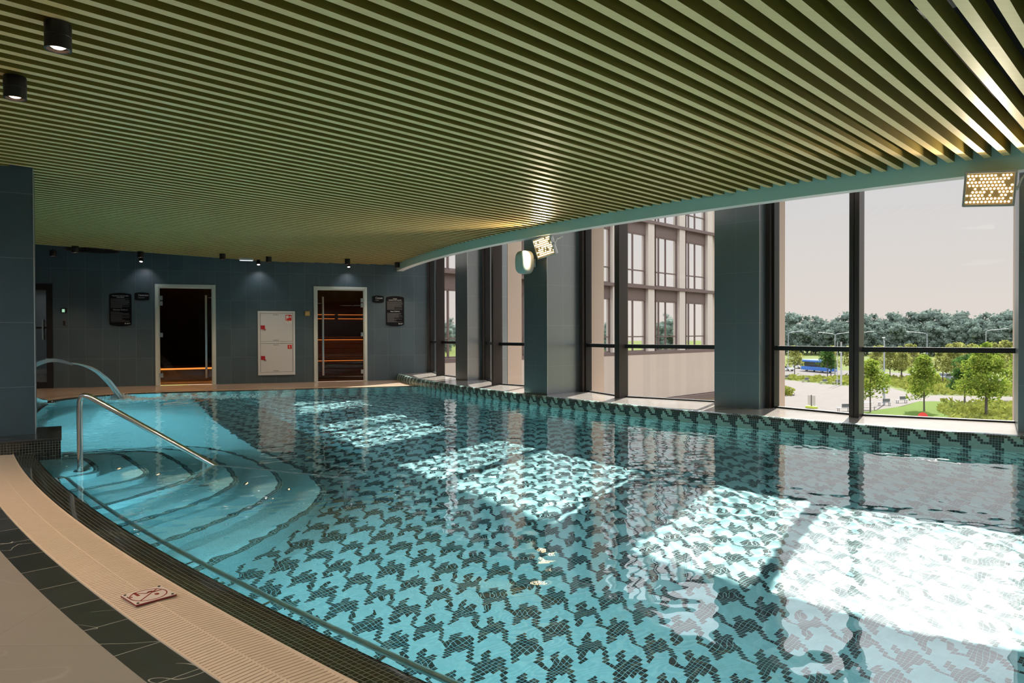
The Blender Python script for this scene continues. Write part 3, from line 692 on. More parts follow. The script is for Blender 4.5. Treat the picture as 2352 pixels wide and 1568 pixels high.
# slats
dS = np.array([math.sin(math.radians(44)), math.cos(math.radians(44))]); nS = np.array([math.cos(math.radians(44)), -math.sin(math.radians(44))])
mb = MB(); s0 = -1.381-.14*93
for i in range(160):
    s = s0+.1397*i+.0
    cS = float(C @ nS); b = float(C @ dS); RB = 20.9
    p = nS*(s+.0275)
    def circ(R):
        h = R*R-(cS-(s+.0275))**2
        return None if h < 0 else (b-math.sqrt(h), b+math.sqrt(h))
    o_ = circ(31.4); 
    if o_ is None: continue
    t_lo = o_[0]; i_ = circ(RB); t_hi = i_[0] if i_ else o_[1]
    # back wall: (p+t d - BP).MW > 0
    a_ = float((p-BP) @ MW); c_ = float(dS @ MW)
    tw = -a_/c_ if abs(c_) > 1e-6 else 1e9
    if c_ < 0: t_hi = min(t_hi, tw-.015)
    # far left limit
    t_lo = max(t_lo, -(13.5+p[0])/dS[0])
    if t_hi-t_lo < .2: continue
    # right end wall
    A = p+dS*t_lo; B = p+dS*t_hi
    if polar(A) < F0-2 and polar(B) < F0-2: continue
    if s > 3.8: break
    w_ = nS*.0275; vs = []
    for z in (CEIL, CEIL+.12):
        for q in (A-w_, A+w_, B+w_, B-w_): vs.append((q[0], q[1], z))
    mb.add(vs, [(0, 3, 2, 1), (4, 5, 6, 7), (0, 1, 5, 4), (1, 2, 6, 5), (2, 3, 7, 6), (3, 0, 4, 7)])
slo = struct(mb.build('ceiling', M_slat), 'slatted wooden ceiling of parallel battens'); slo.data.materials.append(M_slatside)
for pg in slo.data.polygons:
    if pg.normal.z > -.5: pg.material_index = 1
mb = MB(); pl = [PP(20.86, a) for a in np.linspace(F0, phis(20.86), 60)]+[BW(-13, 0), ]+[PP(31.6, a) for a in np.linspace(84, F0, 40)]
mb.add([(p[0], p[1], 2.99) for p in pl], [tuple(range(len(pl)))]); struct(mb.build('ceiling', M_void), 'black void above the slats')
# ducts in the void near the camera right
for i, (s_, t_) in enumerate(((-.75, 2.9), (-.45, 3.1), (-.15, 3.3))):
    pass
du = thing('ceiling_duct', 'grey duct glimpsed between the slats at top right', 'duct', (2.55, 3.4, 2.86), rot2(150))
mb = MB(); mb.bbox(-1.2, -.11, -.06, 1.6, .11, .06, .01); mb.build('duct_body', plain('duct_grey', (.30, .27, .27), .5), du)
for x in (-.6, .2, 1.0): mb = MB(); mb.bbox(x-.015, -.125, -.07, x+.015, .125, .07, .003); mb.build('flange', M_brush, du)

# ------------------------------------------------------------------ ledge, pillars, windows
# facade nodes: (pillar front right corner, azimuth of its side) measured on site
PIL = [dict(c=(5.078, 6.123), az=33., dep=.75, w=.6), dict(c=(2.884, 8.325), az=45.5, dep=.25, w=.58), dict(c=(.519, 10.51), az=55., dep=.70, w=.58), dict(c=(-.845, 13.60), az=62.5, dep=.75, w=.58)]
def toC(p, R):                               # push a plan point to circle radius R
    p = np.array(p, float); return C+(p-C)/np.hypot(*(p-C))*R
ext_nodes = []                               # windows further right, outside the frame
G_PTS = [  # glass polylines per window: start (beside pillar), kink, end
    [(-1.84, 16.44), (-1.47, 15.15), (-1.06, 14.40)],
    [(-.47, 13.72), (-.22, 12.42), (.30, 11.89)],
    [(1.13, 10.88), (1.547, 9.90), (2.64, 9.10)],
    [(3.07, 8.50), (3.695, 7.63), (4.98, 6.91)]]
# continue the rhythm towards the camera's right
prev = 30.6
extra_p = []
for a in (27.6, 18.6, 9.6):
    extra_p.append(a)
    G_PTS.append([tuple(PP(19.9, a+8.3)), tuple(PP(20.2, a+4.4)), tuple(PP(19.8, a+.2))])
# ledge surface: from coping (R_IN-.12) to behind the glass, sloping up a little
gl_all = [np.array(p, float) for P in [G_PTS[k_] for k_ in range(4)]+[G_PTS[k_] for k_ in range(4, len(G_PTS))] for p in P]
gl_all.sort(key=lambda p: -polar(p)); gph = [polar(p) for p in gl_all]; gR = [float(np.hypot(*(p-C))) for p in gl_all]
def glass_R(ph): return float(np.interp(-ph, [-q for q in gph], gR))
phs = np.linspace(F0, phi_on_wall(R_IN-.118, 0), 260); mb = MB(); vs = []; ow = MB()
for ph in phs:
    po = min(ph, phi_on_wall(19.8, .0)); a_, b_ = PP(R_IN-.118, ph), PP(glass_R(ph)-.04, ph)
    if float((b_-BP) @ MW) < 0: b_ = b_+MW*(-float((b_-BP) @ MW))
    vs += [(a_[0], a_[1], LEDGE), (b_[0], b_[1], LEDGE+.033)]; ow.v += [(b_[0], b_[1], LEDGE+.03), (b_[0], b_[1], -3.0)]
fs = [(2*i, 2*i+2, 2*i+3, 2*i+1) for i in range(len(phs)-1)]
mb.add(vs, fs); struct(mb.build('floor', M_ledge), 'polished stone ledge along the windows')
ow.f = fs; struct(ow.build('wall_outer', M_beige), 'beige outer face below the windows')
for i, q in enumerate(PIL):
    c = np.array(q['c']); a = math.radians(q['az']); d = np.array([math.sin(a), math.cos(a)]); n = np.array([d[1], -d[0]])   # d: outward, n: to the right along the wall
    lab = ['tiled pillar at the right edge of the picture', 'wide dark tiled pillar right of the hotel facade view', 'tiled pillar carrying the white loudspeaker', 'farthest tiled pillar nearest the back wall'][i]
    t = thing('pillar', lab, 'pillar', (c[0], c[1], 0), rot2(q['az']), group='tiled pillars between the windows')
    # local x = outward, local y = to the left along the wall
    mb = MB(); dep = q['dep']+.10; mb.box(0, 0, LEDGE-.1, dep, q['w'], 3.8)
    o = mb.build('shaft', M_pillar, t)
    uvl = o.data.uv_layers[0]
    for pg in o.data.polygons:
        for li in pg.loop_indices:
            v = o.data.vertices[o.data.loops[li].vertex_index].co; uvl.data[li].uv = ((v.y if abs(pg.normal.x) > .5 else v.x), v.z+.035)
    mb = MB(); mb.box(-.003, -.003, LEDGE-.1, .003, .003, 3.8); mb.build('corner_trim', M_brush, t)
    # exterior stone pier outside the glass
    tt = thing('stone_pier', ['beige stone pier outside the rightmost pillar', 'beige stone pier outside the wide pillar', 'beige stone pier outside the loudspeaker pillar', 'beige stone pier outside the farthest pillar'][i], 'pier', (c[0], c[1], 0), rot2(q['az']), group='stone piers outside the glass')
    mb = MB(); e_ = q['dep']; mb.box(e_+.11, -.0, -3, e_+.42, q['w'], 4.2); mb.build('shaft', M_beige, tt)
for a in extra_p:
    c = PP(20.5, a); t = thing('pillar', 'dark tiled pillar further along the window wall', 'pillar', (c[0], c[1], 0), rot2(a), group='tiled pillars between the windows')
    mb = MB(); mb.box(0, 0, LEDGE-.1, 1.1, .58, 3.8); mb.build('shaft', M_pillar, t)
ZT = .869                                     # transom height
names = ['window at the back wall corner', 'narrow window between the two farthest pillars', 'window facing the hotel facade', 'large window with the view over the square']
for wi, P in enumerate(G_PTS):
    P = [np.array(p, float) for p in P]
    t = bpy.data.objects.new('window_%d' % (wi+1), None); col.objects.link(t); t['kind'] = 'structure'
    t['label'] = names[wi] if wi < 4 else 'tall window beyond the right edge of the picture'
    fr, tr = MB(), MB()
    zb, zt = LEDGE+.035, 3.75
    for j, (p, q) in enumerate(zip(P[:-1], P[1:])):
        L = float(np.hypot(*(q-p)))
        if L < .2: continue
        az = math.degrees(math.atan2(*(q-p))); M = Matrix.Translation((p[0], p[1], 0)) @ Matrix.Rotation(rot2(az), 4, 'Z')
        # local x along the glass, local y to the left of travel = outside
        fr.box(0, -.03, zb-.03, L, .03, zb+.012, M); fr.box(0, -.03, zt-.08, L, .03, zt, M)
        tr.box(0, -.045, ZT-.026, L, .03, ZT+.026, M)
        mb = MB(); mb.add([M @ Vector(q) for q in ((0, 0, zb+.012), (L, 0, zb+.012), (L, 0, ZT-.026), (0, 0, ZT-.026))], [(0, 1, 2, 3)]); mb.build('pane', M_pane, t)
        mb = MB(); mb.add([M @ Vector(q) for q in ((0, 0, ZT+.026), (L, 0, ZT+.026), (L, 0, zt-.08), (0, 0, zt-.08))], [(0, 1, 2, 3)]); mb.build('pane', M_pane, t)
    fr.build('frame', M_frameb, t); tr.build('transom', M_frameb, t)
    # mullion fin at the kink, pointing to the pool
    kk = P[1]; r = (C-kk)/np.hypot(*(C-kk)); azr = math.degrees(math.atan2(*r))
    M = Matrix.Translation((kk[0], kk[1], 0)) @ Matrix.Rotation(rot2(azr), 4, 'Z')
    mb = MB(); mb.box(-.15, -.055, LEDGE, .03, -.008, zt, M); mb.box(-.13, .004, LEDGE, .03, .05, zt, M); mb.box(-.09, -.008, LEDGE, .02, .004, zt, M); mb.build('mullion', M_frame, t, label='dark bronze mullion fin')
    # jamb board beside the pillar on its camera side
    p, q = P[0], P[1]; az = math.degrees(math.atan2(*(q-p))); M = Matrix.Translation((p[0], p[1], 0)) @ Matrix.Rotation(rot2(az), 4, 'Z')
    mb = MB(); mb.box(-.07, -.10, LEDGE, .07, .03, zt, M); mb.build('jamb', M_frame, t, label='brown bronze jamb')
    pe, qe = P[-2], P[-1]; Le = float(np.hypot(*(qe-pe)));
    M2 = Matrix.Translation((pe[0], pe[1], 0)) @ Matrix.Rotation(rot2(math.degrees(math.atan2(*(qe-pe)))), 4, 'Z')
    mb = MB(); mb.box(Le-.035, -.07, LEDGE, Le+.03, .03, zt, M2); mb.build('jamb', M_frameb, t)
    mb = MB(); mb.box(.07, -.06, LEDGE, .10, .04, zt, M); mb.box(-.12, -.05, LEDGE, -.07, .03, zt, M); mb.build('jamb', M_frameb, t)

# ------------------------------------------------------------------ pier at the left with its stone bench
PZ = 57.7; S0 = np.array([-4.076, 6.443])
M0 = thing('pier_bench', 'black marble slab on a black mosaic base around the left pier', 'bench', (S0[0], S0[1], 0), rot2(PZ))   # local x = along the front to the right, y = away
mb = MB(); mb.bbox(-2.2, 0, .098, .004, 1.0, .12, .003); mb.build('slab', M_darks, M0)
mb = MB(); mb.box(-2.2, .006, -1.2, -.004, .99, .098); mb.build('base', M_lip, M0)
t = thing('wall_pier', 'dark tiled pier rising from the black marble slab at the left edge', 'pier', (S0[0], S0[1], 0), rot2(PZ)); t['kind'] = 'structure'
mb = MB(); mb.box(-2.2, .433, .12, -.204, .93, 2.99); mb.build('shaft', M_pierm, t)
mb = MB(); mb.box(-.207, .430, .12, -.199, .437, 2.605); mb.build('corner_trim', M_brush, t)

# ------------------------------------------------------------------ hand rails
hr = thing('handrail', 'polished steel handrail sloping from a post down into the water over the steps', 'handrail', (0, 0, 0))
P0 = Vector((-3.457, 5.70, -.2)); top = Vector((-3.457, 5.70, .575)); e0 = Vector((-1.17, 5.86, -.74))
dr = (e0-Vector((-3.457, 5.70, .60))).normalized(); pts = [P0, Vector((P0.x, P0.y, .46))]
cn = Vector((P0.x, P0.y, .555)); a_in = Vector((0, 0, 1)); p_a = Vector((P0.x, P0.y, .48)); p_b = Vector((P0.x, P0.y, .60))+dr*.10
for i in range(9): q = i/8; pts.append((1-q)**2*p_a+2*q*(1-q)*Vector((P0.x, P0.y, .60))+q*q*p_b)
pts += [Vector((P0.x, P0.y, .60))+dr*d for d in (.3, .8, 1.3, 1.8, 2.3)]; endp = Vector((P0.x, P0.y, .60))+dr*2.62
for i in range(1, 8): q = i/8; pts.append((1-q)**2*pts[15 if False else -1 if i == 1 else 15]+0*endp if False else Vector((P0.x, P0.y, .60))+dr*(2.3+.32*q))
mb = MB(); mb.tube(pts, .0215, 20); mb.build('rail', M_steel, hr, smooth=50)
for d_, zf in ((1.12, -.8), (2.42, FLOOR)):
    p = Vector((P0.x, P0.y, .60))+dr*d_; mb = MB(); mb.cyl(p, (p.x, p.y, zf), .019, 16); mb.lathe([(.001, zf+.012), (.045, zf+.01), (.047, zf), (.001, zf)], Matrix.Translation((p.x, p.y, 0))); mb.build('post', M_steel, hr, smooth=50)
mb = MB(); mb.lathe([(.0215, -.188), (.048, -.19), (.05, -.2), (.001, -.2)], Matrix.Translation((P0.x, P0.y, 0))); mb.build('base_flange', M_steel, hr, smooth=40)
gr = thing('grab_rail', 'steel grab rail fixed just under the water along the near pool wall', 'grab rail')
mb = MB(); RG = R_OUT-.075; ln = [(*PP(RG, a), -.052) for a in np.arange(12, 49.6, .5)]; a1 = PP(R_OUT-.005, 49.75); ln += [(*PP(RG+.02, 49.7), -.056), (a1[0], a1[1], -.06)]
mb.tube(ln, .0165, 14); mb.build('rail', plain('satin_steel', (.85, .85, .83), .38, 1.0, var=.03), gr, smooth=60)
for a in np.arange(16, 49, 1.55):
    q0, q1 = PP(RG, a), PP(R_OUT, a); mb = MB(); mb.cyl((q0[0], q0[1], -.052), (q1[0], q1[1], -.09), .008, 10); mb.cyl((q1[0]-(q1-q0)[0]*.12, q1[1]-(q1-q0)[1]*.12, -.098), (q1[0], q1[1], -.10), .026, 16); mb.build('bracket', M_steel, gr, smooth=40)

# ------------------------------------------------------------------ waterfall spout
FB = np.array([-7.15, 10.94]); fa = math.degrees(math.atan2(.77, .63))
ft = thing('waterfall_spout', 'curved stainless steel swan neck spout pouring water at the far left corner', 'fountain', (FB[0], FB[1], 0), rot2(fa))   # local x = jet direction
cen = [(.0, .0), (-.10, .03), (-.22, .12), (-.30, .25), (-.31, .38), (-.25, .51), (-.14, .60), (.0, .655), (.12, .66), (.23, .632), (.33, .588)]
def catm(P, n=6):
    P = [np.array(p, float) for p in P]; P = [2*P[0]-P[1]]+P+[2*P[-1]-P[-2]]; out = []
    for i in range(1, len(P)-2):
        for k in range(n):
            t = k/n; out.append(.5*((2*P[i])+(-P[i-1]+P[i+1])*t+(2*P[i-1]-5*P[i]+4*P[i+1]-P[i+2])*t*t+(-P[i-1]+3*P[i]-3*P[i+1]+P[i+2])*t**3))
    out.append(P[-2]); return out
cc = catm(cen)
def ribbon(cc, wf, tf, z0=0):
    mb = MB(); n = len(cc); vs = []
    for i, p in enumerate(cc):
        d = cc[min(i+1, n-1)]-cc[max(i-1, 0)]; d = d/np.hypot(*d); nn = np.array([-d[1], d[0]]); w_, t_ = wf(i/(n-1)), tf(i/(n-1))
        for sy, sn in ((-w_/2, t_/2), (w_/2, t_/2), (w_/2, -t_/2), (-w_/2, -t_/2)): q = p+nn*sn; vs.append((q[0], sy, q[1]))
    fs = [(i*4+k, (i+1)*4+k, (i+1)*4+(k+1) % 4, i*4+(k+1) % 4) for i in range(n-1) for k in range(4)]+[(0, 1, 2, 3), (n*4-1, n*4-2, n*4-3, n*4-4)]
    mb.add(vs, fs); return mb
ribbon(cc, lambda t: .20+.20*t, lambda t: .11-.075*t).build('spout', M_steel, ft, smooth=45)
mb = MB(); mb.bbox(-.12, -.15, -.002, .12, .15, .014, .004); mb.build('base_plate', M_steel, ft)
for x in (-.09, .09):
    for y in (-.12, .12): mb = MB(); mb.cyl((x, y, .012), (x, y, .024), .012, 8); mb.build('bolt', M_steel, ft)
def jetmat():
    m, nt, out = newmat('falling_water'); k = N(nt); tc = k.n('ShaderNodeTexCoord').outputs['UV']; mp = k.n('ShaderNodeMapping'); mp.inputs['Scale'].default_value = (6, 60, 1); k.l(tc, mp.inputs[0])
    f = k.noise(mp.outputs[0], 1.0, 4, .6); t = k.n('ShaderNodeBsdfTransparent'); p = k.n('ShaderNodeBsdfPrincipled'); p.inputs['Base Color'].default_value = (.95, .96, .97, 1); p.inputs['Roughness'].default_value = .15
    mx = k.n('ShaderNodeMixShader'); k.l(k.m('MULTIPLY_ADD', f, 1.7, .0, True), mx.inputs[0]); k.l(t.outputs[0], mx.inputs[1]); k.l(p.outputs[0], mx.inputs[2]); k.l(mx.outputs[0], out.inputs[0]); return m
M_jet = jetmat()
jp = []; x0, z0 = .32, .60
for i in range(22): q = i/21; jp.append((x0+.70*q**.80, z0-.63*(.18*q+.82*q*q)))
vs, fs, uv = [], [], []; rs = random.Random(5); NW = 14
for layer in range(3):
    b = len(vs)
    for i, (x, z) in enumerate(jp):
        q = i/21; wd = .39-.08*q
        for k_ in range(NW+1):
            y = (k_/NW-.5)*wd*(1+.05*math.sin(i*.9+layer)); o_ = .012*math.sin(k_*1.7+layer*2+i*.25)*(.4+q)+layer*.014*(.3+q)
            vs.append((x+o_*.5, y, z+o_))
    for i in range(21):
        for k_ in range(NW):
            a = b+i*(NW+1)+k_; fs.append((a, a+NW+1, a+NW+2, a+1)); uv.append([(i/21., k_/NW), ((i+1)/21., k_/NW), ((i+1)/21., (k_+1)/NW), (i/21., (k_+1)/NW)])
mb = MB(); mb.add(vs, fs, uv); j = mb.build('falling_water', M_jet, None, smooth=180, loc=(FB[0], FB[1], 0), rot=(0, 0, rot2(fa))); tag(j, 'sheet of water falling from the steel spout', 'water', kind='stuff')
mb = MB(); rs = random.Random(9); ic = bmesh.new(); bmesh.ops.create_icosphere(ic, subdivisions=1, radius=1); icv = [v.co.copy() for v in ic.verts]; icf = [[v.index for v in f.verts] for f in ic.faces]; ic.free()
J = FB+np.array([math.sin(math.radians(fa)), math.cos(math.radians(fa))])*1.0
for i in range(1500):
    q = rs.random()**1.6; L_ = 2.3*q; sp = (.12+.20*q); x = J[0]+L_*.93+rs.gauss(0, sp*.5); y = J[1]+L_*.30+rs.gauss(0, sp); r = rs.uniform(.006, .020)*(1-.55*q); h = .004+(.045*rs.random() if q < .06 else 0)
    fl_ = .35 if q > .05 else .8
    mb.add([(x+v.x*r*1.6, y+v.y*r*1.2, WATER+h*.5+v.z*r*fl_) for v in icv], icf)
for i in range(160):
    a = rs.uniform(0, 2*PI); d = abs(rs.gauss(0, .16)); r = rs.uniform(.003, .009); mb.add([(J[0]+d*math.cos(a)+v.x*r, J[1]+d*math.sin(a)+v.y*r, WATER+rs.random()**2*.14*(1-d*2.2)+v.z*r) for v in icv], icf)
fo = mb.build('foam', plain('white_foam', (.92, .95, .96), .3), smooth=180); tag(fo, 'white foam and spray where the spout hits the water', 'foam', kind='stuff')

# ------------------------------------------------------------------ no diving sign on the grate
sg = thing('no_diving_sign', 'square white no diving sign lying on the cream grate', 'sign', (-1.442, 2.72, .0085), rot2(41.5))
# local x = along the lower edge, y = up the sign
mb = MB(); mb.bbox(0, 0, 0, .155, .152, .006, .0012); mb.build('plate_core', plain('sign_red_core', (.17, .015, .012), .4), sg)
mb = MB(); mb.bbox(.0015, .0015, .0058, .1535, .1505, .0072, .0006); mb.build('face', plain('sign_face', (.62, .49, .42), .35), sg)
M_sr = plain('sign_red', (.22, .015, .01), .45); S_ = .153
def flat(name, poly): mb = MB(); mb.prism([(x*S_, y*S_) for x, y in poly], .0071, .0078); return mb.build(name, M_sr, sg)
def bar(name, a, b, wd):
    a, b = np.array(a), np.array(b); d = (b-a)/np.hypot(*(b-a)); n = np.array([-d[1], d[0]])*wd/2; return flat(name, [a-n, b-n, b+n, a+n])
mb = MB(); nn = 56
for i in range(nn):
    a, b = 2*PI*i/nn, 2*PI*(i+1)/nn; mb.add([((.5+r_*math.cos(q))*S_, (.5+r_*math.sin(q))*S_, z) for q in (a, b) for r_ in (.415, .445) for z in (.0071, .0078)], [(1, 3, 7, 5), (0, 1, 5, 4), (3, 2, 6, 7)])
mb.build('ring', M_sr, sg)
bar('slash', (.18, .20), (.84, .80), .035); bar('platform', (.30, .60), (.30, .92), .075)
fig = MB()
def fb(a, b, w0, w1):
    a, b = np.array(a), np.array(b); d = (b-a)/np.hypot(*(b-a)); n = np.array([-d[1], d[0]]); fig.prism([tuple(q*S_) for q in (a-n*w0/2, b-n*w1/2, b+n*w1/2, a+n*w0/2)], .0071, .0079)
fb((.34, .79), (.51, .64), .03, .04); fb((.51, .64), (.63, .72), .05, .09); fb((.62, .725), (.71, .60), .10, .08); fb((.70, .62), (.88, .63), .05, .04)
fig.prism([((.67+.055*math.cos(q))*S_, (.40+.075*math.sin(q))*S_) for q in np.arange(0, 2*PI, .4)], .0071, .0079); fig.build('diver_figure', M_sr, sg)
tx = text('warning_text', 'Не\nнырять', .010, M_sr, sg, .020, .055, 0); tx.location = (.018, .098, .0072); tx.rotation_euler = (0, 0, -PI/2)
for x, y in ((.012, .012), (.143, .012), (.012, .14), (.143, .14)):
    mb = MB(); mb.cyl((x, y, .007), (x, y, .0095), .005, 14); mb.build('screw', M_black, sg)

# ------------------------------------------------------------------ ceiling lamps
M_lens = emis('lamp_lens', (1, .62, .38), 9)
M_spotl = emis('spot_lens', (1, .95, .9), 2.5)
def spot_light(parent, loc, power, ang, color, blend=.6, rad=.03, rot=(0, 0, 0)):
    l = bpy.data.lights.new('beam', 'SPOT'); l.energy = power; l.spot_size = math.radians(ang); l.spot_blend = blend; l.color = color; l.shadow_soft_size = rad
    o = bpy.data.objects.new('beam', l); col.objects.link(o); o.parent = parent; o.location = loc; o.rotation_euler = rot; return o
def downlight(lab, x, y, power, r=.06, h=.135, ang=110, group='black cylinder downlights under the slats'):
    t = thing('downlight', lab, 'ceiling light', (x, y, CEIL), 0, group)
    mb = MB(); mb.lathe([(.001, -.004), (r*.97, -.004), (r, -.008), (r, -h*.52), (r*.975, -h*.53), (r*.975, -h*.55), (r, -h*.56), (r, -h), (r*.85, -h), (r*.80, -h+.012), (r*.62, -h+.02)]); mb.build('housing', M_black, t, smooth=35)
    mb = MB(); mb.cyl((0, 0, -.004), (0, 0, .02), .009, 10); mb.build('stem', M_black, t)
    mb = MB(); mb.lathe([(r*.63, -h+.018), (r*.4, -h+.008), (.001, -h+.004)]); mb.build('lens', M_lens, t, smooth=60)
    spot_light(t, (0, 0, -h-.01), power, ang, (1, .72, .48)); return t
DPW = 34
downlight('large black downlight nearest the camera at top left', -2.259, 3.577, 70)
downlight('black downlight at the left edge above the deck', -2.985, 4.312, 60)
for lab, x, y in (('leftmost downlight near the back wall, beside the left pier', -8.415, 13.119), ('downlight beside the dark oval ceiling grille', -7.66, 12.55), ('downlight above the steam room door', -6.94, 13.37),
                  ('downlight left of the white flat ceiling lamp', -5.57, 13.77), ('downlight above the fire hose cabinet', -4.87, 14.33), ('downlight in front of the sauna door', -3.4, 14.79), ('downlight touching the corner of the curved bulkhead', -2.49, 15.54)):
    downlight(lab, x, y, DPW, .056, .115)
for i, a in enumerate((46.5, 39, 35.8, 32.6, 29.4, 26.2, 23, 19.5, 15)):
    p = PP(28.3 if a < 40 else 28.9, a); downlight('downlight over the near deck outside the picture', p[0], p[1], 60)
for i, tt_ in enumerate((-7.9, -5.69, -3.84)):
    lab = ['small spotlight washing the wall over the steam room door', 'small spotlight washing the wall above the fire cabinet', 'small spotlight washing the wall above the sauna door'][i]
    q = BW(tt_, .30); t = thing('wall_spotlight', lab, 'spotlight', (q[0], q[1], CEIL), bwrot, 'small spotlights by the back wall')
    mb = MB(); mb.bbox(-.035, -.035, -.012, .035, .035, 0, .003); mb.cyl((0, 0, -.01), (0, 0, -.03), .006, 8); mb.build('bracket', M_black, t)
    mb = MB(); mb.lathe([(.001, .045), (.036, .045), (.04, .03), (.042, -.045), (.034, -.045), (.030, -.035)], Matrix.Translation((0, 0, -.065)) @ Matrix.Rotation(math.radians(-28), 4, 'X')); mb.build('head', M_black, t, smooth=40)
    mb = MB(); mb.lathe([(.031, -.036), (.001, -.036)], Matrix.Translation((0, 0, -.065)) @ Matrix.Rotation(math.radians(-28), 4, 'X')); mb.build('lens', M_spotl, t)
    spot_light(t, (0, -.02, -.13), 4, 95, (.95, .93, 1), .8, .03, (math.radians(32), 0, 0))
q = (-5.44, 14.65); t = thing('exit_lamp', 'flat white emergency lamp under the slats before the back wall', 'lamp', (q[0], q[1], CEIL), bwrot)
mb = MB(); mb.bbox(-.14, -.05, -.042, .14, .05, -.004, .006); mb.build('housing', M_white, t)
mb = MB(); mb.bbox(-.125, -.04, -.05, .125, .04, -.041, .003); mb.build('diffuser', emis('lamp_white', (.9, .97, 1), 1.2), t)
t = thing('ceiling_grille', 'dark oval grille recessed in the slats near the left pier', 'grille', (-7.72, 13.15, CEIL-.006), rot2(44))
mb = MB(); mb.lathe([(.44, .004), (.44, -.006), (.415, -.008), (.41, .004)], Matrix.Diagonal((1, .95, 1, 1)), 40); mb.build('rim', M_black, t)
mb = MB()
for i in range(17):
    x = -.4+.05*i; h_ = .40*math.sqrt(max(0, 1-(x/.43)**2)); mb.box(x-.008, -h_, -.005, x+.008, h_, .012, None)
mb.build('grille_bars', M_black, t); mb = MB(); mb.lathe([(.42, .013), (.001, .013)], Matrix.Diagonal((1, .95, 1, 1)), 40); mb.build('backing', M_void, t)

# ------------------------------------------------------------------ floodlights and loudspeaker
M_led = emis('led_dot', (1, .78, .45), 16)
M_fr = plain('flood_housing', (.45, .44, .42), .35, .4)
M_fglass = plain('flood_reflector', (.55, .37, .17), .4, .2)
def flood(lab, pos, nrm, roll, power, mount):
    t = thing('floodlight', lab, 'floodlight', pos, 0, 'LED floodlights under the curved bulkhead')
    n = Vector(nrm).normalized(); t.rotation_euler = (n.to_track_quat('Z', 'Y').to_matrix() @ Matrix.Rotation(roll, 3, 'Z')).to_euler()
    w_, h_ = .195, .155
    mb = MB(); mb.bbox(-w_, -h_, -.05, w_, h_, -.006, .012); mb.build('housing', M_fr, t)
    mb = MB()
    for a in ((-w_, -h_, w_, -h_+.02), (-w_, h_-.02, w_, h_), (-w_, -h_+.02, -w_+.02, h_-.02), (w_-.02, -h_+.02, w_, h_-.02)): mb.bbox(a[0], a[1], -.008, a[2], a[3], .01, .003)
    mb.build('front_frame', M_fr, t)
    mb = MB(); mb.box(-w_+.018, -h_+.018, -.006, w_-.018, h_-.018, -.003); mb.build('reflector', M_fglass, t)
    mb = MB(); rs = random.Random(4)
    for i in range(12):
        for j in range(9):
            if rs.random() < .16: continue
            x = (i-5.5)*.0285+(.006 if j % 2 else -.006); y = (j-4)*.0285; mb.lathe([(.0085, 0), (.006, .004), (.001, .006)], Matrix.Translation((x, y, -.003)), 8)
    mb.build('led_array', M_led, t, kind='stuff')
    for i in range(7): mb = MB(); mb.box(-w_+.03+i*.055, -h_+.01, -.075, -w_+.036+i*.055, h_-.01, -.05); mb.build('cooling_fin', M_fr, t)
    l = bpy.data.lights.new('flood_beam', 'SPOT'); l.spot_size = math.radians(140); l.spot_blend = .35; l.shadow_soft_size = .0; l.energy = power; l.color = (1, .83, .62)
    o = bpy.data.objects.new('flood_beam', l); col.objects.link(o); o.parent = t; o.location = (0, 0, .02); o.rotation_euler = (PI, 0, 0)
    bpy.context.view_layer.update(); Mi = t.matrix_world.inverted()
    mt = Vector(mount); mb = MB()
    a = t.matrix_world @ Vector((w_+.012, 0, -.03)); b = t.matrix_world @ Vector((-w_-.012, 0, -.03)); c = mt-Vector((0, 0, .012))
    for p, q in ((a, a+(c-a)*.35+Vector((0, 0, .03))), (a+(c-a)*.35+Vector((0, 0, .03)), c)):
        mb.tube([Mi @ p, Mi @ q], .009, 8)
    mb.cyl(Mi @ (a+(b-a).normalized()*-.005), Mi @ (a+(b-a).normalized()*.02), .018, 14); mb.cyl(Mi @ c, Mi @ mt, .03, 16); mb.build('bracket', M_white, t)
    return t
FP = 75
flood('LED floodlight hanging above the loudspeaker, turned to the water', (.47, 10.45, 2.315), (-.72, -.66, -.28), math.radians(8), FP, (.72, 10.5, SOFF))
flood('LED floodlight at the upper right before the sky window', (4.22, 6.32, 2.315), (-.50, -.85, -.10), math.radians(-4), FP, (4.50, 6.22, SOFF))
for a in (26, 17): p = PP(20.85, a); flood('LED floodlight beyond the right edge of the picture', (p[0], p[1], 2.3), (-.3, -.8, -.35), 0, FP, (p[0], p[1], SOFF))  # unseen floodlights added to fill the room with light
sp = thing('loudspeaker', 'rounded white and grey loudspeaker on a pillar below a floodlight', 'loudspeaker', (.19, 10.615, 2.105), rot2(232))    # local x = facing
def superell(a, b, c, e, x0, x1, n=28, m_=20):
    vs = []; sg = lambda v, p: math.copysign(abs(v)**p, v)
    for i in range(m_+1):
        u = -PI/2+PI*i/m_
        for k in range(n): v = 2*PI*k/n; vs.append((a*sg(math.sin(u), e), b*sg(math.cos(u), e)*sg(math.cos(v), e), c*sg(math.cos(u), e)*sg(math.sin(v), e)))
    vs = [(min(max(x, x0), x1), y, z) for x, y, z in vs]; fs = [(i*n+k, i*n+(k+1) % n, (i+1)*n+(k+1) % n, (i+1)*n+k) for i in range(m_) for k in range(n)]
    return vs, fs
vs, fs = superell(.13, .115, .175, .62, -.13, .03); mb = MB(); mb.add(vs, fs); mb.build('cabinet', plain('speaker_white', (.46, .43, .38), .45), sp, smooth=60)
vs, fs = superell(.13, .113, .173, .62, .03, .12); mb = MB(); mb.add(vs, fs); mb.build('grille', plain('speaker_grille', (.34, .46, .43), .55), sp, smooth=60, label='grey green front grille')  # off-white front half coloured green for light coming from the pool
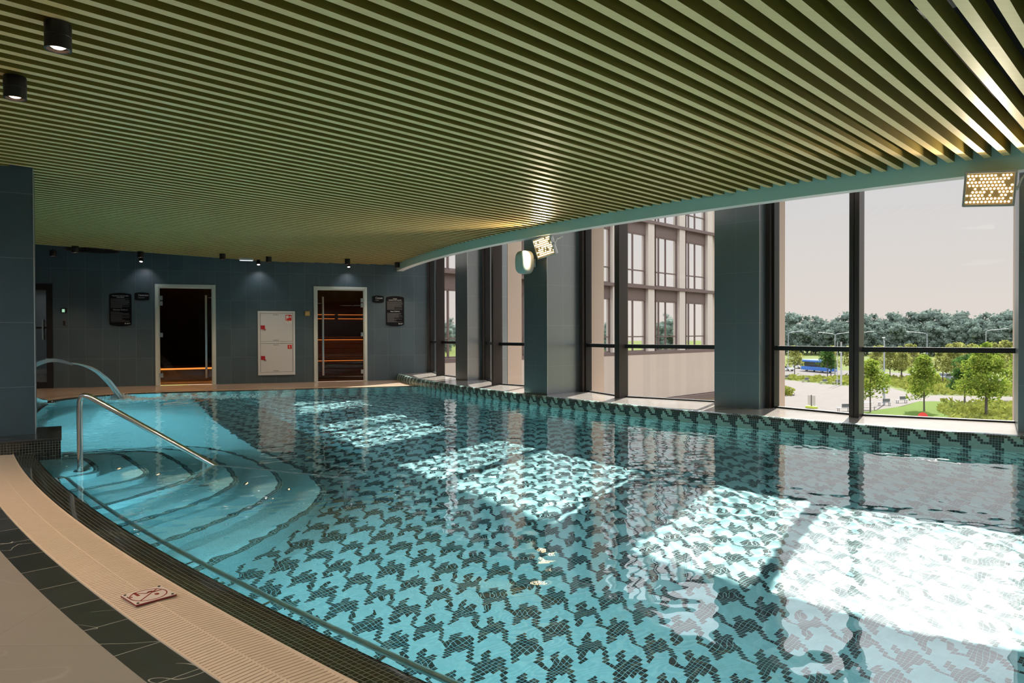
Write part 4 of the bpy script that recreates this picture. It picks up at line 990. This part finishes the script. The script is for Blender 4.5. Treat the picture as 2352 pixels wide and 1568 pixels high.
mb = MB(); mb.bbox(-.20, -.02, -.06, -.185, .02, .06, .003); mb.cyl((-.19, 0, 0), (-.115, 0, 0), .014, 12); mb.cyl((-.15, 0, -.03), (-.15, 0, .03), .02, 12); mb.build('bracket', M_white, sp)

# ------------------------------------------------------------------ underwater lamps
M_uw = emis('underwater_lens', (1, .72, .42), 3)
def step_lamp(lab, p, n, power=13):
    t = thing('step_lamp', lab, 'lamp', p, math.atan2(n[1], n[0]), 'small round lamps set in the pool steps')
    mb = MB(); mb.lathe([(.001, .001), (.024, .001), (.03, .006), (.034, .002), (.034, -.01)], Matrix.Rotation(PI/2, 4, 'Y')); mb.build('ring', M_steel, t, smooth=40)
    mb = MB(); mb.lathe([(.001, .004), (.018, .004), (.02, .002)], Matrix.Rotation(PI/2, 4, 'Y')); mb.build('lens', M_uw, t)
    spot_light(t, (.02, 0, 0), power, 120, (1, .78, .52), .5, .01, (PI/2, 0, -PI/2+PI if False else -PI/2)); return t
labs = ['on the first riser', 'on the second riser', 'on the third riser', 'on the fourth riser', 'on the fifth riser']
for i, (x, y, z) in enumerate(((-3.27, 5.90, -.30), (-2.93, 5.86, -.50), (-2.585, 5.93, -.70), (-2.235, 5.95, -.90), (-1.885, 5.98, -1.10))):
    step_lamp('small lamp in the middle of the steps '+labs[i], (x+.012, y, z), (1, -.12))
for i, a in enumerate((48.9, 47.3, 45.6, 43.8, 42.0)):
    p = PP(R_OUT-.006, a); d = (C-p)/np.hypot(*(C-p)); step_lamp('small lamp in the near wall beside the steps '+labs[i], (p[0], p[1], -.22-.12*i), d)
M_pl = emis('pool_lamp_lens', (.7, .95, 1), .5)
def pool_fill_lamp(p, d, z, power):  # added fill lamps, mostly out of view, to brighten pool and ceiling
    t = thing('pool_lamp', 'round white underwater lamp in the pool wall', 'lamp', (p[0], p[1], z), math.atan2(d[1], d[0]), 'round underwater lamps of the pool wall')
    mb = MB(); mb.lathe([(.001, .004), (.10, .004), (.105, .002)], Matrix.Rotation(PI/2, 4, 'Y')); mb.build('lens', M_pl, t)
    mb = MB(); mb.lathe([(.105, .006), (.125, .008), (.13, 0)], Matrix.Rotation(PI/2, 4, 'Y')); mb.build('ring', M_steel, t, smooth=40)
    l = bpy.data.lights.new('pool_beam', 'SPOT'); l.spot_size = math.radians(172); l.spot_blend = .4; l.shadow_soft_size = 0; l.energy = power*3.4; l.color = (.38, .86, 1)
    o = bpy.data.objects.new('pool_beam', l); col.objects.link(o); o.parent = t; o.location = (.02, 0, 0); o.rotation_euler = (0, -PI/2, 0)
PLW = 13
for a in (8, 13, 18, 23, 28, 33, 38):
    p = PP(R_OUT-.01, a); pool_fill_lamp(p, (C-p)/R_OUT, -.75, PLW)
for a in (51.8, 53.8, 56.0, 58.2, 60.4): p = PP(R_OUT-.01, a); pool_fill_lamp(p, (C-p)/R_OUT, -.55, PLW*6)
for a, z in ((49.5, -.13), (47.5, -.16), (45.2, -.3), (42.8, -.5)): p = PP(R_OUT-.01, a); pool_fill_lamp(p, (C-p)/R_OUT, z, PLW*2.6)
# added fill light: unseen ceiling panels behind the camera
for i, (R_, a) in enumerate(((30.2, 52), (30.2, 46), (30.2, 40), (30.2, 34), (30.2, 28), (30.2, 22), (30.2, 16))):
    p = PP(R_, a); t = thing('ceiling_panel', 'flat white ceiling light panel behind the camera', 'ceiling light', (p[0], p[1], CEIL), rot2(44), 'flat ceiling light panels over the lounge')
    mb = MB(); mb.bbox(-.62, -.32, -.03, .62, .32, 0, .004); mb.build('frame', M_white, t)
    mb = MB(); mb.box(-.6, -.3, -.033, .6, .3, -.031); mb.build('diffuser', emis('panel_light', (.92, .97, 1), 1.2), t)
    l = bpy.data.lights.new('panel_beam', 'SPOT'); l.spot_size = math.radians(172); l.spot_blend = .5; l.shadow_soft_size = 0; l.energy = 150; l.color = (.90, .97, 1)
    o = bpy.data.objects.new('panel_beam', l); col.objects.link(o); o.parent = t; o.location = (0, 0, -.04)

# ------------------------------------------------------------------ outside: ground, hotel wing, square, trees
GZ = -9.15
M_grass = plain('meadow_grass', (.08, .10, .026), .9, 0, .05, var=.25, scale=.4)
M_lawn = plain('lawn_grass', (.06, .095, .010), .9, 0, .05, var=.12, scale=1.5)
M_pave = tilemat('plaza_paving', (.112, .098, .088), (.096, .084, .076), 1.2, .6, .02, rough=.8, var=.05, cloud=.08, cscale=.2, bump=0, spec=.05)
M_road = plain('asphalt', (.105, .094, .086), .85, 0, .05, var=.06, scale=1)
def patch(name, pts, z, m): mb = MB(); mb.prism(pts, GZ-.3, z, None); return mb.build(name, m)
mb = MB(); mb.add([(-400, -100, GZ), (900, -100, GZ), (900, 900, GZ), (-400, 900, GZ)], [(0, 1, 2, 3)]); tag(mb.build('meadow', M_grass), 'open green meadow stretching to the forest', 'grass', kind='stuff')
struct(patch('plaza', [(-60, -30), (-60, 160), (0, 160), (50.4, 146.5), (58.3, 154.4), (60.6, 147.3), (61.7, 139.8), (63.8, 135.1), (65.4, 128.6), (70.1, 133.7), (67.3, 122.8), (64.7, 113.5), (68.3, 115.0), (78.5, 111.5), (120, 100), (115, 92), (73.6, 104.5), (67.4, 103.4), (62.3, 104.9), (59.8, 104.9), (54.2, 98.8), (44.4, 89.4), (36, 77), (60, 40), (60, -30)], GZ+.05, M_pave), 'pale paved square')
struct(patch('road', [(-80, 215), (40, 214), (80.6, 213.5), (85.8, 193.0), (94.6, 185.9), (101.0, 168.2), (104.2, 148.1), (180, 110), (172, 98), (95.8, 136.0), (86.2, 143.6), (82.6, 162.4), (72.4, 162.9), (62.9, 166.7), (20, 172), (-80, 178)], GZ+.04, M_road), 'pale road beyond the square')
tag(patch('lawn', [(43.1, 89.4), (53.6, 97.6), (59.2, 104.0), (61.9, 104.2), (67.0, 102.8), (72, 100), (58.4, 88), (48, 80), (38, 76)], GZ+.12, M_lawn), 'bright mown lawn beside the square', 'grass', kind='stuff')
def leafmat(name, c1, c2, tr=.35):
    m, nt, out = newmat(name); k = N(nt); oi = k.n('ShaderNodeTexCoord').outputs['Object']; f = k.noise(oi, 1.4, 4, .7); f2 = k.ramp(f, [(.35, c1), (.65, c2)])
    p = k.n('ShaderNodeBsdfDiffuse'); k.l(f2, p.inputs[0]); t = k.n('ShaderNodeBsdfTranslucent'); k.l(f2, t.inputs[0]); mx = k.n('ShaderNodeMixShader'); mx.inputs[0].default_value = tr
    k.l(p.outputs[0], mx.inputs[1]); k.l(t.outputs[0], mx.inputs[2]); k.l(mx.outputs[0], out.inputs[0]); return m
L_bright = leafmat('leaf_bright', (.10, .18, .022), (.31, .35, .06)); L_dark = leafmat('leaf_dark', (.04, .10, .03), (.10, .18, .04)); L_yel = leafmat('leaf_yellow', (.18, .20, .05), (.34, .34, .11)); L_for = leafmat('leaf_forest', (.115, .155, .14), (.175, .22, .175), .2)  # forest leaves paled to grey green, distance haze put into their colour
L_shrub = leafmat('leaf_shrub', (.14, .17, .03), (.29, .29, .06)); M_bark = plain('bark', (.11, .09, .075), .9, var=.3, scale=4)
def leaves(mb, centers, n, size, rs):
    for _ in range(n):
        c, r = rs.choice(centers); v = Vector((rs.gauss(0, 1), rs.gauss(0, 1), rs.gauss(0, 1))).normalized()*r*(.45+.55*rs.random()**.5)
        p = Vector(c)+Vector((v.x, v.y, v.z*.8)); a = Vector((rs.gauss(0, 1), rs.gauss(0, 1), rs.gauss(0, .6))).normalized(); b = a.orthogonal().normalized(); b = (b*math.cos(rs.random()*6)+a.cross(b)*math.sin(rs.random()*6)); s_ = size*rs.uniform(.6, 1.3)
        mb.add([p-a*s_, p+b*s_*.6, p+a*s_, p-b*s_*.6], [(0, 1, 2, 3)])
def tree(name, lab, cat, loc, h, w_, m, seed, n=2600, size=.16, trunk=.28, two=False, pyr=.7, group=None):
    rs = random.Random(seed); t = thing(name, lab, cat, loc, rs.uniform(0, 6), group)
    mb = MB(); zt = h*trunk; mb.tube([(0, 0, -.1), (.03*h*.1, 0, zt), (.02, .03, h*.62), (0, 0, h*.95)], [.016*h, .012*h, .007*h, .002*h], 7)
    if two: mb.tube([(.5, .3, -.1), (.45, .25, zt), (.3, .1, h*.6)], [.012*h, .01*h, .004*h], 7)
    cs = []
    for i in range(40):
        q = rs.random(); z = h*(trunk+.06+(.86-trunk)*q); rr = w_/2*(1-pyr*q)*rs.uniform(.35, .95)*(.65+min(1, q*5)*.35); a = rs.uniform(0, 6.28); c = (rr*math.cos(a), rr*math.sin(a), z); cs.append((c, w_*rs.uniform(.15, .25)*(1-.4*q)))
        if i < 14: mb.tube([(0, 0, z*.9-.1*h*.3), (c[0]*.5, c[1]*.5, z-.03*h), c], [.006*h, .004*h, .002*h], 5)
    cs.append(((0, 0, h*.93), w_*.08)); mb.build('trunk', M_bark, t, smooth=60)
    mb = MB(); leaves(mb, cs, n, size, rs); mb.build('foliage', m, t, kind='stuff'); return t
tree('street_tree', 'bright green tree half hidden behind the window mullion', 'tree', (45.4, 90.4, GZ), 6.9, 5.4, L_bright, 11, 3000, .17)
tree('street_tree', 'slender green tree standing in the mown lawn behind the red disc', 'tree', (52.8, 91.4, GZ), 7.6, 4.6, L_bright, 12, 3000, .17, .22)
tree('street_tree', 'dark green dense tree between the lawn tree and the large tree', 'tree', (62.5, 98.5, GZ), 8.4, 4.6, L_dark, 13, 3200, .18, .2, pyr=.6)
tree('street_tree', 'large bright green tree with two trunks at the right of the view', 'tree', (56.8, 85.4, GZ), 9.2, 6.8, L_bright, 14, 5200, .18, .2, two=True)
tree('street_tree', 'light green tree behind the large tree at the right window edge', 'tree', (75.5, 105.0, GZ), 9.0, 6.5, L_bright, 15, 2600, .2, .2)
yl = []
yel = tree('young_tree', 'young yellow green tree by the planted belt beyond the square', 'tree', (73.4, 164.3, GZ), 7.4, 4.6, L_yel, 21, 1500, .22, .3, group='young trees beyond the square')
dk = tree('young_tree', 'small round green tree in front of the blue bus', 'tree', (71.6, 162.0, GZ), 7.4, 4.4, L_dark, 22, 1500, .22, .3)
for i, (x, y, s_) in enumerate(((77.8, 164.3, 1.0), (79.7, 150.5, .98), (81.5, 149.2, .9), (84.3, 154.6, 1.0), (93.7, 167.5, 1.05), (85.2, 141.2, 1.0), (83.1, 134.3, 1.15), (90, 140, 1.1), (95, 137, 1.2), (88, 130, 1.15), (100, 133, 1.2), (86, 168, 1), (99, 158, 1.1), (66.5, 168, 1), (92, 122, 1.2), (98, 120, 1.25), (104, 128, 1.2), (60, 175, 1.1), (110, 140, 1.2))):
    yl.append((x/y, dup(yel, None, (x, y, GZ), i*1.3, s_)))
yl.append((73.4/164.3, yel)); yl.sort(key=lambda q: q[0])
ORD = 'first second third fourth fifth sixth seventh eighth ninth tenth eleventh twelfth thirteenth fourteenth fifteenth sixteenth seventeenth eighteenth nineteenth twentieth'.split()
for (q_, o_), w_ in zip(yl, ORD): o_['label'] = 'young yellow green tree beyond the square, %s from the left' % w_
# shrubs
def shrub_belt(name, lab, pts, z, n, size, seed, m=None):
    rs = random.Random(seed); mb = MB(); P = [Vector((p[0], p[1], 0)) for p in pts]; xs = [p.x for p in P]; ys = [p.y for p in P]; k_ = 0
    def ins(x, y):
        c = False; j = len(P)-1
        for i in range(len(P)):
            if (P[i].y > y) != (P[j].y > y) and x < (P[j].x-P[i].x)*(y-P[i].y)/(P[j].y-P[i].y)+P[i].x: c = not c
            j = i
        return c
    tries = 0
    while k_ < n and tries < n*30:
        tries += 1; x, y = rs.uniform(min(xs), max(xs)), rs.uniform(min(ys), max(ys))
        if not ins(x, y): continue
        k_ += 1; p = Vector((x, y, GZ+z*rs.random()*(.5+.5*math.sin(x*1.1)*math.cos(y*.9))+.1)); a = Vector((rs.gauss(0, 1), rs.gauss(0, 1), rs.gauss(0, .7))).normalized(); b = a.orthogonal(); s_ = size*rs.uniform(.6, 1.4)
        mb.add([p-a*s_, p+b*s_*.7, p+a*s_, p-b*s_*.7], [(0, 1, 2, 3)])
    tag(mb.build(name, m or L_shrub), lab, 'shrubs', kind='stuff')
shrub_belt('shrub_belt', 'long yellow green planted belt along the far side of the square', [(40, 160), (61.7, 163.4), (65.8, 160.0), (69.1, 157.3), (76.8, 162.7), (81.0, 159.3), (67.0, 131.7), (64.8, 137.3), (62.8, 142.1), (61.1, 148.6), (58.8, 155.8), (52.2, 151.8)], .9, 2600, .34, 31)
shrub_belt('shrub_belt', 'green planted belt between the square and the road', [(79.9, 153.4), (87.4, 158.1), (89.9, 150.9), (87.7, 136.4), (98, 130), (100, 118), (79.6, 112.0), (69.3, 115.6), (67.0, 117.5), (70.4, 128.4), (72.4, 138.1)], 1.1, 4200, .36, 32)
shrub_belt('shrub_bed', 'yellowish shrub bed under the large two trunk tree', [(54.5, 91.6), (61.1, 101.0), (85, 103), (80, 78), (60, 68), (48, 76)], 1.0, 6000, .26, 33)
shrub_belt('shrub_bed', 'small round shrub beside the bench at the left edge of the square', [(43.4, 114.5), (45.3, 114.5), (45.3, 117.5), (43.4, 117.5)], 1.5, 260, .25, 34)
# forest
rsf = random.Random(77); protos = []
for kx in range(4):
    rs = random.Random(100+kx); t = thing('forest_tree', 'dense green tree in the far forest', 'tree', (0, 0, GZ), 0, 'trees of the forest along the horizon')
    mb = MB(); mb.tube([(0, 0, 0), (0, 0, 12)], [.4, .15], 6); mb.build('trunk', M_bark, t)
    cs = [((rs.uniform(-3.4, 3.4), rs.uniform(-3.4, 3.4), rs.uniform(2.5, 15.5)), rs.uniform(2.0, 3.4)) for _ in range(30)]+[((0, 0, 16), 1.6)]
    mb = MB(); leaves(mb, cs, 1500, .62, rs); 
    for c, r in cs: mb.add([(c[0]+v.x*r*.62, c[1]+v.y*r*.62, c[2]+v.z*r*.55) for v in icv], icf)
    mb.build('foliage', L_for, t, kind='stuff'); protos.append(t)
placed = 0
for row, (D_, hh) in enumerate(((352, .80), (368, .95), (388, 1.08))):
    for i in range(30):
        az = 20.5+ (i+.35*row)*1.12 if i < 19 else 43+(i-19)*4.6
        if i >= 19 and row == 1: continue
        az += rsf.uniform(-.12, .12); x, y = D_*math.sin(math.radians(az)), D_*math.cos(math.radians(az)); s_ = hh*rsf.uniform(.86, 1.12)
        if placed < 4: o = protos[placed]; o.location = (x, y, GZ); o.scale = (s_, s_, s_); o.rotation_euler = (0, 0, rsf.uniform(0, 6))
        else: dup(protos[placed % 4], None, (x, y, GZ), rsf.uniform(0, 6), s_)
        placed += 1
# hotel wing seen through the windows
FA = 44.; F0p = np.array([11.6, 41.3]); hw = thing('hotel_wing', 'beige stone hotel wing with brown framed windows seen through the glass', 'building', (F0p[0], F0p[1], 0), rot2(FA))
# local x = along the facade (to the right), local -y = towards us
M_st = tilemat('facade_stone', (.42, .335, .265), (.37, .295, .235), .6, 3.3, .01, rough=.8, var=.05, cloud=.06, cscale=.5, bump=0)
M_st2 = tilemat('facade_pilaster', (.47, .41, .345), (.41, .36, .31), .8, 3.3, .01, rough=.75, var=.03, cloud=.05, cscale=.5, bump=0)
M_br = plain('brown_panel', (.13, .085, .075), .5, .2)
M_gl, nt_, out_ = newmat('facade_glass'); k = N(nt_); k.bsdf(out_, (.02, .022, .025), .02, 0, 1.0, IOR=6.5)
zl = [-2.35, .05, 3.40, 6.75, 10.1, 13.4]; mb = MB(); mb.box(-25, .25, GZ, 1.7, 12, 13.4); mb.build('wall', M_st, hw)
mb = MB(); mb.box(-25, -.05, -2.35, 1.7, .3, .0); mb.build('plinth_wall', M_st, hw)
mb = MB(); mb.box(-25, -.35, -2.6, 1.7, .25, -2.38); mb.build('cornice', M_br, hw)
pil_s = [-.27+.0-3.05*i for i in range(9)]
for s_ in pil_s:
    mb = MB(); mb.box(s_-.29, -.0, .1, s_+.29, .26, 13.4); mb.build('pilaster', M_st2, hw)
for z in zl[1:]:
    mb = MB(); mb.box(-25, -.06, z-.09, 1.7, .26, z+.07); mb.build('floor_band', M_br, hw)
for s_ in pil_s:
    for zi, z in enumerate(zl[1:-1]):
        x0, x1 = s_-3.05+.29+.36, s_-.29-.02; z0, z1 = z+.07, zl[zi+2]-.09
        fr = MB(); fr.box(x0, .15, z1-.58, x1, .25, z1); f_ = .06
        wx = [x0, x0+.28, x0+.95, x1]
        for a in (x0, x0+.28, x0+.95, x1-f_): fr.box(a, .16, z0, a+f_, .25, z1-.58)
        for zz in (z0, z0+.72, z1-.58-f_): fr.box(x0, .16, zz, x1, .25, zz+f_)
        fr.build('window_frame', M_br, hw)
        gl = MB(); gl.box(x0+.02, .20, z0+.02, x1-.02, .215, z1-.6); gl.build('glazing', M_gl, hw)
mb = MB(); mb.add([(0, 0, 0)]*0, []) if False else None
# vehicles
def wheel(t, x, y, r, wd=.22):
    mb = MB(); mb.cyl((x, y-wd/2, r), (x, y+wd/2, r), r, 20); w_ = mb.build('wheel', plain('tyre', (.02, .02, .02), .8), t); mb = MB(); mb.cyl((x, y-wd/2-.01, r), (x, y+wd/2+.01, r), r*.55, 14); mb.build('hub', M_brush, w_)
def bus(loc, az):
    t = thing('bus', 'blue city bus stopped on the road beyond the square', 'bus', loc, rot2(az)); B1 = plain('bus_blue', (.03, .13, .42), .35); B2 = plain('bus_roof', (.25, .42, .62), .4); G_ = plain('bus_glass', (.015, .015, .02), .1)
    mb = MB(); mb.bbox(-6, -1.25, .35, 6, 1.25, 1.3, .08); mb.bbox(-6, -1.22, 1.25, 6, 1.22, 2.95, .12); mb.build('body', B1, t)
    mb = MB(); mb.bbox(-5.9, -1.15, 2.9, 5.9, 1.15, 3.1, .06); mb.bbox(-2, -.7, 3.05, 2.4, .7, 3.25, .05); mb.build('roof', B2, t)
    for s in (-1, 1):
        for i in range(6): mb = MB(); mb.bbox(-5.75+i*1.93, s*1.235-.01, 1.35, -3.9+i*1.93, s*1.235+.01, 2.55, .004); mb.build('side_window', G_, t)
    mb = MB(); mb.bbox(5.95, -1.1, 1.1, 6.02, 1.1, 2.6, .01); mb.build('windscreen', G_, t); mb = MB(); mb.bbox(-6.02, -1.0, 1.5, -5.95, 1.0, 2.5, .01); mb.build('rear_window', G_, t)
    for x in (-3.6, 3.3):
        for y in (-1.12, 1.12): wheel(t, x, y, .48)
    for y in (-.9, .9): mb = MB(); mb.bbox(5.97, y-.15, .65, 6.03, y+.15, .85, .01); mb.build('headlight', M_white, t)
bus((79.2, 184.5, GZ+.04), 170.5)
def car(lab, loc, az, color, suv=False):
    t = thing('car', lab, 'car', loc, rot2(az)); cm = plain('car_paint_%d' % int(color[0]*100), color, .3); h = 1.0 if suv else .85; hh = h+.72 if suv else h+.58
    prof = [(-2.2, .35), (-2.25, .75), (-2.1, h), (2.0, h-.08), (2.25, .7), (2.2, .35)]
    mb = MB(); mb.prism([(x, z) for x, z in prof], -.9, .9, Matrix.Rotation(PI/2, 4, 'X')); mb.build('body', cm, t)
    cab = [(-1.9 if suv else -1.5, h-.02), (-1.6 if suv else -.9, hh), (.55, hh), (1.25, h-.03)]
    mb = MB(); mb.prism(cab, -.78, .78, Matrix.Rotation(PI/2, 4, 'X')); mb.build('glasshouse', plain('car_glass', (.03, .035, .04), .1), t)
    mb = MB(); mb.bbox(-1.5 if suv else -.85, -.76, hh-.04, .5, .76, hh+.03, .02); mb.build('roof', cm, t)
    for x in (-1.35, 1.4):
        for y in (-.82, .82): wheel(t, x, y, .33, .2)
car('white off-road car behind the blue bus', (81.6, 203, GZ+.04), 176, (.62, .62, .64), True); car('white car at the left edge of the road view', (73.0, 190.5, GZ+.04), 150, (.60, .62, .62)); car('grey car on the road between the trees', (92.2, 151.7, GZ+.04), 60, (.22, .24, .28))
# benches, signs, poles
M_bw = plain('bench_grey', (.12, .12, .12), .6)
def bench_o(lab, loc, rz, group='park benches on the square'):
    t = thing('park_bench', lab, 'bench', loc, rz, group)
    mb = MB(); mb.bbox(-.95, -.22, .42, .95, .22, .47, .01); mb.build('seat', M_bw, t)
    mb = MB(); mb.bbox(-.1, .2, .5, .9, .26, .95, .01); mb.build('backrest', M_bw, t)
    for x in (-.7, .7): mb = MB(); mb.box(x-.03, -.2, 0, x+.03, -.16, .43); mb.box(x-.03, .16, 0, x+.03, .2, .43); mb.box(x-.03, -.2, 0, x+.03, .2, .04); mb.build('leg', M_bw, t)
    return t
b0 = bench_o('dark bench beside the round shrub at the left of the square', (45.8, 116.2, GZ+.05), 1.2)
for lab, x, y, rz in (('grey bench with a half back near the sign panel', 42.7, 91.9, .1), ('bench left of the lamp post behind the window mullion', 51.6, 98.9, .0), ('bench at the edge of the lawn right of the lamp post', 55.9, 102.4, .2),
                      ('leftmost bench of the row along the planted belt', 59.3, 154.3, .3), ('second bench of the row along the planted belt', 60.1, 146.0, .3), ('third bench of the row along the planted belt', 61.6, 141.0, .3), ('last bench of the row beside the flagpoles', 63.2, 139.0, .2)):
    dup(b0, lab, (x, y, GZ+.05), rz)
t = thing('picnic_table', 'grey picnic table with stools left of the window mullion', 'table', (46.3, 93.4, GZ+.05), .1)
mb = MB(); mb.bbox(-1.1, -.4, .95, .9, .4, 1.0, .01); mb.build('tabletop', M_bw, t)
for x in (-.9, .7): mb = MB(); mb.box(x-.03, -.3, 0, x+.03, .3, .04); mb.box(x-.03, -.03, 0, x+.03, .03, .95); mb.build('leg', M_bw, t)
mb = MB(); mb.bbox(-1.1, -1.0, .42, .9, -.65, .47, .01); mb.box(-.9, -.85, 0, -.84, -.8, .43); mb.box(.64, -.85, 0, .7, -.8, .43); mb.build('stool', M_bw, t)
t = thing('information_panel', 'beige back of a double information panel on a yellow green base', 'sign', (40.2, 95.8, GZ+.05), rot2(67))
for y in (-.63, .03): mb = MB(); mb.bbox(-.03, y, .35, .03, y+.6, 1.75, .01); mb.build('panel', plain('panel_beige', (.42, .38, .32), .6), t)
mb = MB(); mb.box(-.06, -.05, 0, .06, .05, 1.78); mb.build('post', M_black, t); mb = MB(); mb.bbox(-.3, -.8, 0, .3, .8, .28, .03); mb.build('base', plain('panel_green', (.45, .52, .05), .6), t)
t = thing('road_sign', 'round red road sign just above the window sill', 'sign', (41.0, 71.2, GZ), rot2(30+180))
mb = MB(); mb.cyl((0, 0, 0), (0, 0, 2.0), .03, 10); mb.build('post', M_brush, t); mb = MB(); mb.cyl((.03, 0, 1.75), (.05, 0, 1.75), .46, 32); mb.build('disc', plain('sign_bright_red', (.60, .03, .02), .5), t)
t = thing('crossing_sign', 'square pedestrian crossing sign with yellow border on a thin post', 'sign', (74.6, 189.2, GZ), rot2(21+180))
mb = MB(); mb.cyl((0, 0, 0), (0, 0, 3.0), .05, 8); mb.build('post', M_brush, t)
mb = MB(); mb.bbox(.04, -.48, 2.2, .07, .48, 3.15, .01); mb.build('border', plain('sign_lime', (.62, .75, .06), .5), t); mb = MB(); mb.bbox(.07, -.36, 2.32, .08, .36, 3.03, .004); mb.build('face', plain('sign_blue_white', (.75, .78, .8), .5), t)
mb = MB(); mb.prism([(-.28, 2.40), (.28, 2.40), (0, 2.96)], .08, .09, Matrix(((0, 0, 1, 0), (1, 0, 0, 0), (0, 1, 0, 0), (0, 0, 0, 1)))); mb.build('triangle', plain('sign_blue', (.06, .10, .28), .5), t)
for i, (x, y) in enumerate(((62.6, 137.4), (62.9, 136.6), (63.4, 137.3))):
    o = thing('flagpole', ['left', 'middle', 'right'][i]+'most of three slim grey flagpoles at the end of the square' if i != 1 else 'middle of three slim grey flagpoles at the end of the square', 'flagpole', (x, y, GZ), 0, 'three flagpoles')
    mb = MB(); mb.cyl((0, 0, 0), (0, 0, 8.4), .09, 10, .05); mb.build('pole', plain('pole_grey', (.42, .42, .42), .5), o)
M_lp = plain('lamp_post_grey', (.30, .32, .34), .5)
def lamp_post(lab, x, y, h, az, two=False, arm=2.4):
    t = thing('street_lamp', lab, 'street lamp', (x, y, GZ), rot2(az), 'tall street lamps'); mb = MB(); mb.cyl((0, 0, 0), (0, 0, h-.5), .14, 10, .08); mb.build('post', M_lp, t)
    for s in ((1, -1) if two else (1,)):
        mb = MB(); mb.tube([(0, 0, h-.7), (.4*s, 0, h-.35), (arm*s, 0, h)], .06, 8); mb.build('arm', M_lp, t); mb = MB(); mb.bbox(min(arm*s, (arm+.8)*s), -.14, h-.02, max(arm*s, (arm+.8)*s), .14, h+.1, .02); mb.build('lamp_head', M_white, t)
lamp_post('street lamp above the white cars at the left', 74.9, 193.6, 10.6, 95, False, 3.2); lamp_post('street lamp between the bus and the mullion', 76.0, 168, 10.2, -85, True, 3.0); lamp_post('street lamp left of the mullion', 85.4, 176.3, 10.4, 95, False, 3.0)
lamp_post('tall slim lamp post right of the mullion', 52.2, 100.1, 9.4, 20, False, .3); lamp_post('street lamp over the road right of the lawn tree', 100, 172.0, 10.3, -85, False, 4); lamp_post('street lamp behind the large tree at the right', 108.2, 163, 10.9, 95, False, 4)
